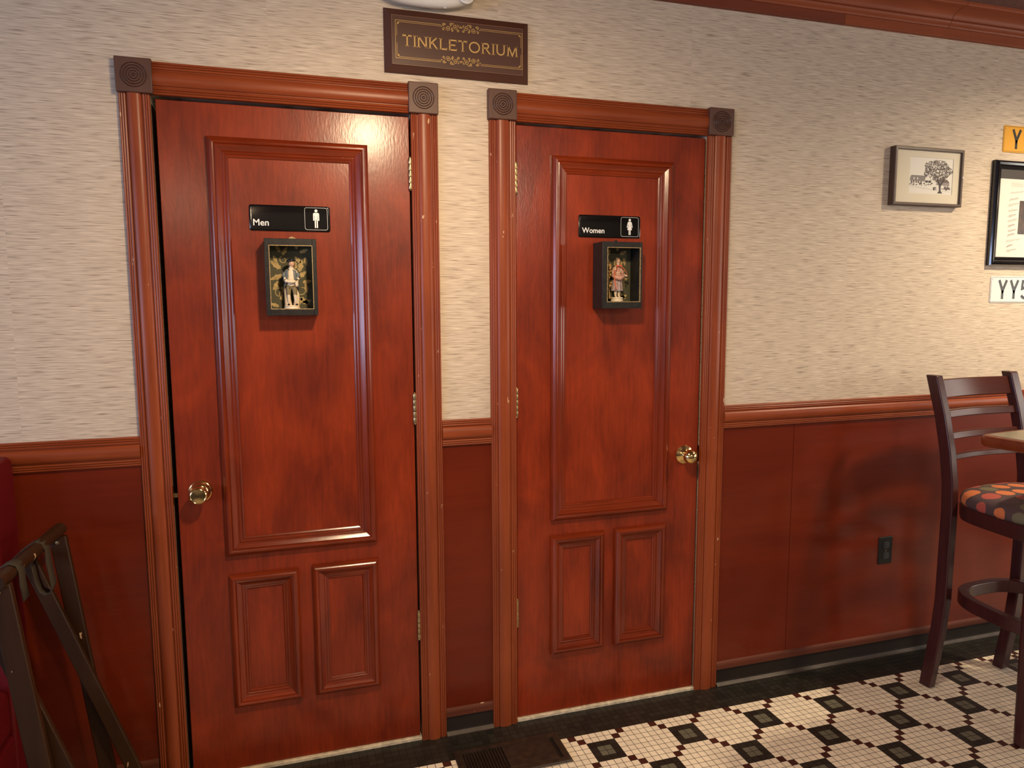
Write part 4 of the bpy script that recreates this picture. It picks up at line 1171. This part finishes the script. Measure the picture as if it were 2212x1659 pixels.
# ---------------------------------------------------------------- floor register
rx0, rx1, ry0, ry1 = 0.282, 0.643, -0.270, -0.108
t = empty('floor_register', ((rx0 + rx1) / 2, (ry0 + ry1) / 2, 0), 'brown metal floor register in the black tile border between the doors', 'floor vent')
b = MB()
fr = 0.024
def FR(d, z): return [(rx0 + d, ry0 + d, z), (rx1 - d, ry0 + d, z), (rx1 - d, ry1 - d, z), (rx0 + d, ry1 - d, z)]
b.loft([FR(0, 0.0004), FR(0.0005, 0.003), FR(0.004, 0.0062), (FR(0.009, 0.0075)), FR(fr, 0.0065), FR(fr + 0.001, 0.0012)], cap=False)
b.build('rim', M_GRILLE, t, smooth=30)
MB().box(rx0 + fr, rx1 - fr, ry0 + fr, ry1 - fr, 0.0004, 0.0012).build('well', M_STEELD, t, smooth=0)
for k in range(13):
    x = rx0 + fr + 0.006 + k * 0.0098
    b = MB(); b.add([(x - 0.0022, ry0 + fr, 0.0012), (x + 0.0016, ry0 + fr, 0.0066), (x + 0.0034, ry0 + fr, 0.0062), (x + 0.0002, ry0 + fr, 0.0012)] + [(x - 0.0022, ry1 - fr, 0.0012), (x + 0.0016, ry1 - fr, 0.0066), (x + 0.0034, ry1 - fr, 0.0062), (x + 0.0002, ry1 - fr, 0.0012)],
                    [(0, 1, 2, 3), (7, 6, 5, 4), (0, 4, 5, 1), (1, 5, 6, 2), (2, 6, 7, 3), (3, 7, 4, 0)])
    b.build('louvre', M_GRILLE, t, smooth=0)
MB().box(rx0 + fr + 0.134, rx1 - fr - 0.014, ry0 + fr + 0.001, ry1 - fr - 0.001, 0.0013, 0.0058).build('damper_plate', M_GRILLE, t, bevel=0.001)


# ---------------------------------------------------------------- bar stool
def stool():
    t = empty('bar_stool', (2.30, -0.43, 0), 'plum-stained bar stool with dotted round seat against the wall at right', 'bar stool')
    ca, sa = math.cos(math.radians(3.2)), math.sin(math.radians(3.2))
    ox, oy = 2.110, -0.250           # foot of the left back leg

    def Q(x, y, z): return (ox + x * ca - y * sa, oy + x * sa + y * ca, z)

    def leg(path, wx, wy, name, mat=M_STOOL, bev=0.004):
        loops = []
        for (x, y, z) in path:
            loops.append([Q(x - wx / 2, y - wy / 2, z), Q(x + wx / 2, y - wy / 2, z), Q(x + wx / 2, y + wy / 2, z), Q(x - wx / 2, y + wy / 2, z)])
        return MB().loft(loops).build(name, mat, t, bevel=bev, seg=3, smooth=35)
    back = [(0, 0.002, 0), (0, -0.012, 0.10), (0, -0.032, 0.24), (0, -0.042, 0.36), (0, -0.044, 0.70), (0, -0.040, 0.80), (0, -0.022, 0.92), (0, 0.008, 1.05), (0, 0.048, 1.180), (0, 0.052, 1.192)]
    leg(back, 0.032, 0.046, 'back_post')
    leg([(0.400, y, z) for _, y, z in back], 0.040, 0.040, 'back_post')
    leg([(-0.046, -0.392, 0), (-0.046, -0.388, 0.3), (-0.046, -0.386, 0.745), (-0.046, -0.384, 0.772)], 0.040, 0.040, 'front_leg', bev=0.010)
    leg([(0.446, -0.392, 0), (0.446, -0.388, 0.3), (0.446, -0.386, 0.745), (0.446, -0.384, 0.772)], 0.040, 0.040, 'front_leg', bev=0.010)

    def yb(z):
        for (_, y0, z0), (_, y1, z1) in zip(back, back[1:]):
            if z0 <= z <= z1: return y0 + (y1 - y0) * (z - z0) / (z1 - z0)
        return back[-1][1]

    def slat(z0, z1, th=0.015, bow=0.022):
        rows = []
        n = 14
        loops = []
        for i in range(n + 1):
            x = 0.012 + 0.376 * i / n
            s = bow * math.sin(PI * i / n)
            loops.append([Q(x, yb(z0) + s - th / 2, z0), Q(x, yb(z0) + s + th / 2, z0), Q(x, yb(z1) + s + th / 2, z1), Q(x, yb(z1) + s - th / 2, z1)])
        return MB().loft(loops).build('back_slat', M_STOOLX, t, bevel=0.003, smooth=35)
    slat(1.108, 1.174); slat(1.036, 1.064); slat(0.958, 0.984); slat(0.884, 0.905)

    def sup(a, rx, ry, e=0.75):
        c, s = math.cos(a), math.sin(a)
        return rx * math.copysign(abs(c) ** e, c), ry * math.copysign(abs(s) ** e, s)
    sc = (0.200, -0.222)
    N = 56

    def taper(y):      # the seat widens towards its front
        return 1.07 - 0.6 * y

    def ring(k, z, e=0.62):
        pts = [sup(2 * PI * i / N, 0.212 * k, 0.205 * k, e) for i in range(N)]
        return [Q(sc[0] + x * taper(y), sc[1] + y, z) for x, y in pts]
    MB().loft([ring(0.92, 0.672, 0.52), ring(0.95, 0.675, 0.52), ring(0.965, 0.690, 0.52), ring(0.972, 0.728, 0.52), ring(0.95, 0.732, 0.52)]).build('seat_apron', M_STOOL, t, smooth=40)
    MB().loft([ring(0.90, 0.728), ring(0.975, 0.731), ring(1.0, 0.742), ring(0.995, 0.757), ring(0.955, 0.771), ring(0.87, 0.781), ring(0.70, 0.788), ring(0.45, 0.791), ring(0.2, 0.792), ring(0.02, 0.792)]).build('seat_cushion', M_DOTS, t, smooth=60)
    # bent foot ring
    loops = []
    for i in range(N):
        a = 2 * PI * i / N
        o_ = sup(a, 0.196, 0.200, 0.66); i_ = sup(a, 0.166, 0.170, 0.66)
        loops.append([Q(sc[0] + o_[0] * taper(o_[1]), sc[1] + o_[1], 0.352), Q(sc[0] + o_[0] * taper(o_[1]), sc[1] + o_[1], 0.398), Q(sc[0] + i_[0] * taper(o_[1]), sc[1] + i_[1], 0.398), Q(sc[0] + i_[0] * taper(o_[1]), sc[1] + i_[1], 0.352)])
    MB().loft(loops, closed=True).build('foot_ring', M_STOOL, t, bevel=0.003, smooth=40)
    return t


stool()

# ---------------------------------------------------------------- bar table
tt = empty('bar_table', (2.43, -1.0, 0), 'wood-edged bar table corner in front of the bar stool at right', 'table')
ca, sa = math.cos(math.radians(7.5)), math.sin(math.radians(7.5))
def TQ(x, y, z): return (1.872 + x * ca + y * sa, -0.583 + x * sa - y * ca, z)
TLX, TLY = 1.07, 0.76
b = MB()
loops = []
for d, z in ((0.010, 1.013), (0.003, 1.016), (0.0, 1.024), (0.0, 1.040), (0.003, 1.047), (0.008, 1.0495), (0.020, 1.0498)):
    loops.append([TQ(a, c, z) for a, c in rrect(d, TLX - d, d, TLY - d, 0.030, 6)])
b.loft(loops)
b.build('wood_edged_top', M_EDGE, tt, smooth=40)
MB().prism(rrect(0.020, TLX - 0.020, 0.020, TLY - 0.020, 0.015, 6), TQ, 1.0480, 1.0506).build('laminate_top', M_LAM, tt, smooth=0)
c0 = TQ(TLX / 2, TLY / 2, 0)
MB().lathe([(0.05, 0.03), (0.04, 0.05), (0.038, 0.98), (0.10, 0.995), (0.10, 1.012)], c0, (0, 0, 1), 28).build('column', M_IRON, tt, smooth=40)
MB().lathe([(0.25, 0.0), (0.25, 0.010), (0.20, 0.020), (0.05, 0.034), (0.002, 0.034)], c0, (0, 0, 1), 36).build('floor_base', M_IRON, tt, smooth=40)

# ---------------------------------------------------------------- booth at the left edge
bt = empty('booth_seat', (-1.6, -0.3, 0), 'red vinyl booth end standing against the wall at left', 'booth')
b = MB()
bx0, bx1 = -2.25, -0.915
prof = [(-0.026, 0.0), (-0.165, 0.0), (-0.165, 0.98), (-0.160, 1.02), (-0.145, 1.048), (-0.12, 1.060), (-0.06, 1.060), (-0.035, 1.05), (-0.026, 1.02)]
b.loft([[(x, y, z) for y, z in prof] for x in (bx0, bx1)])
b.build('backrest', M_VINYL, bt, bevel=0.008, seg=3, smooth=40)
MB().box(bx0, bx1, -0.62, -0.170, 0.0, 0.33).build('base_box', M_VINYL, bt, bevel=0.006)
MB().box(bx0, bx1, -0.64, -0.170, 0.332, 0.47).build('seat_pad', M_VINYL, bt, bevel=0.03, seg=4)

# ---------------------------------------------------------------- folding tray stand
ts = empty('tray_stand', (-0.72, -0.29, 0), 'folded dark wooden tray stand with webbing straps leaning by the red booth', 'tray stand')


def plank(p0, p1, w, th, name, mat=M_TRAY):
    """flat leg: width w in the x-z plane, thickness th along y"""
    a, c = Vector(p0), Vector(p1)
    d = (c - a).normalized()
    n = Vector((d.z, 0, -d.x)).normalized()
    e = Vector((0, 1, 0))
    L_ = []
    for p in (a, c):
        L_.append([tuple(p + n * w / 2 + e * th / 2), tuple(p - n * w / 2 + e * th / 2), tuple(p - n * w / 2 - e * th / 2), tuple(p + n * w / 2 - e * th / 2)])
    return MB().loft(L_).build(name, mat, ts, bevel=0.003, smooth=35)


plank((-0.728, -0.455, 0.0035), (-0.822, -0.455, 0.842), 0.046, 0.020, 'outer_leg')
plank((-0.700, -0.110, 0.0035), (-0.797, -0.110, 0.842), 0.040, 0.020, 'outer_leg')
plank((-0.612, -0.425, 0.0055), (-0.872, -0.425, 0.790), 0.036, 0.018, 'inner_leg')
plank((-0.592, -0.140, 0.0055), (-0.862, -0.140, 0.800), 0.036, 0.018, 'inner_leg')
b = MB(); b.tube([(-0.822, -0.475, 0.852), (-0.797, -0.090, 0.858)], 0.017, 16)
b.build('top_rail', M_TRAY, ts, smooth=40)
b = MB(); b.tube([(-0.878, -0.445, 0.802), (-0.866, -0.120, 0.812)], 0.014, 16); b.build('top_rail', M_TRAY, ts, smooth=40)
b = MB(); b.tube([(-0.640, -0.425, 0.085), (-0.620, -0.140, 0.085)], 0.009, 12); b.build('lower_rail', M_TRAY, ts, smooth=40)
b = MB(); b.tube([(-0.738, -0.455, 0.10), (-0.712, -0.110, 0.10)], 0.009, 12); b.build('lower_rail', M_TRAY, ts, smooth=40)
for y in (-0.455, -0.110):
    b = MB(); b.lathe([(0.005, 0), (0.005, 0.002), (0.0005, 0.003)], (-0.822 + (y + 0.455) * 0.072, y - 0.010, 0.828), (0, -1, 0), 12)
    b.build('rail_screw', M_HINGE, ts)
for y0 in (-0.235, -0.390):
    # webbing strap draped over both rails with a hanging loop
    rows = []
    base = -0.822 + (y0 + 0.475) * 0.065
    path = [(base - 0.062, 0.828), (base - 0.040, 0.850), (base - 0.015, 0.868), (base, 0.8735), (base + 0.013, 0.868), (base + 0.019, 0.852), (base + 0.020, 0.82), (base + 0.024, 0.78), (base + 0.028, 0.755), (base + 0.022, 0.737), (base + 0.010, 0.733), (base - 0.002, 0.742), (base - 0.010, 0.77), (base - 0.016, 0.81), (base - 0.017, 0.845)]
    for x, z in path: rows.append([(x, y0 - 0.019, z), (x, y0 + 0.019, z)])
    if y0 < -0.3: rows = rows[:8]
    o = MB().strip(rows).build('webbing_strap', M_STRAP, ts, smooth=60)
    sm = o.modifiers.new('thick', 'SOLIDIFY'); sm.thickness = 0.002


# ---------------------------------------------------------------- ceiling lamps (light the room from above, out of view; the last is added fill)
def lamp(k, x, y, z, watts, col, beam, aim):
    t = empty('ceiling_lamp', (x, y, CEIL), None, None)
    t['label'] = ('round ceiling lamp over the doors', 'round ceiling lamp over the bar table', 'round ceiling lamp far behind the camera at left', 'added fill lamp far behind the camera at right')[k]
    t['category'] = 'lamp'
    MB().lathe([(0.07, 0), (0.07, 0.02), (0.012, 0.03), (0.012, CEIL - z - 0.06), (0.03, CEIL - z - 0.05), (0.03, CEIL - z - 0.046)], (x, y, CEIL), (0, 0, -1), 24).build('canopy', M_BRASS, t, smooth=40)
    ld = bpy.data.lights.new('lamp_light', 'SPOT' if beam else 'POINT')
    if beam:
        ld.spot_size = math.radians(beam); ld.spot_blend = 1.0
    ld.energy = watts; ld.color = col; ld.shadow_soft_size = 0.06
    lo = bpy.data.objects.new('lamp_light', ld)
    lo.location = (x, y, z - 0.02)
    COL.objects.link(lo)
    parent_to(lo, t); lo.location = (0, 0, z - 0.02 - CEIL)
    if aim: lo.rotation_euler = Vector(aim).to_track_quat('-Z', 'Y').to_euler()


for k, l in enumerate(LAMPS): lamp(k, *l)
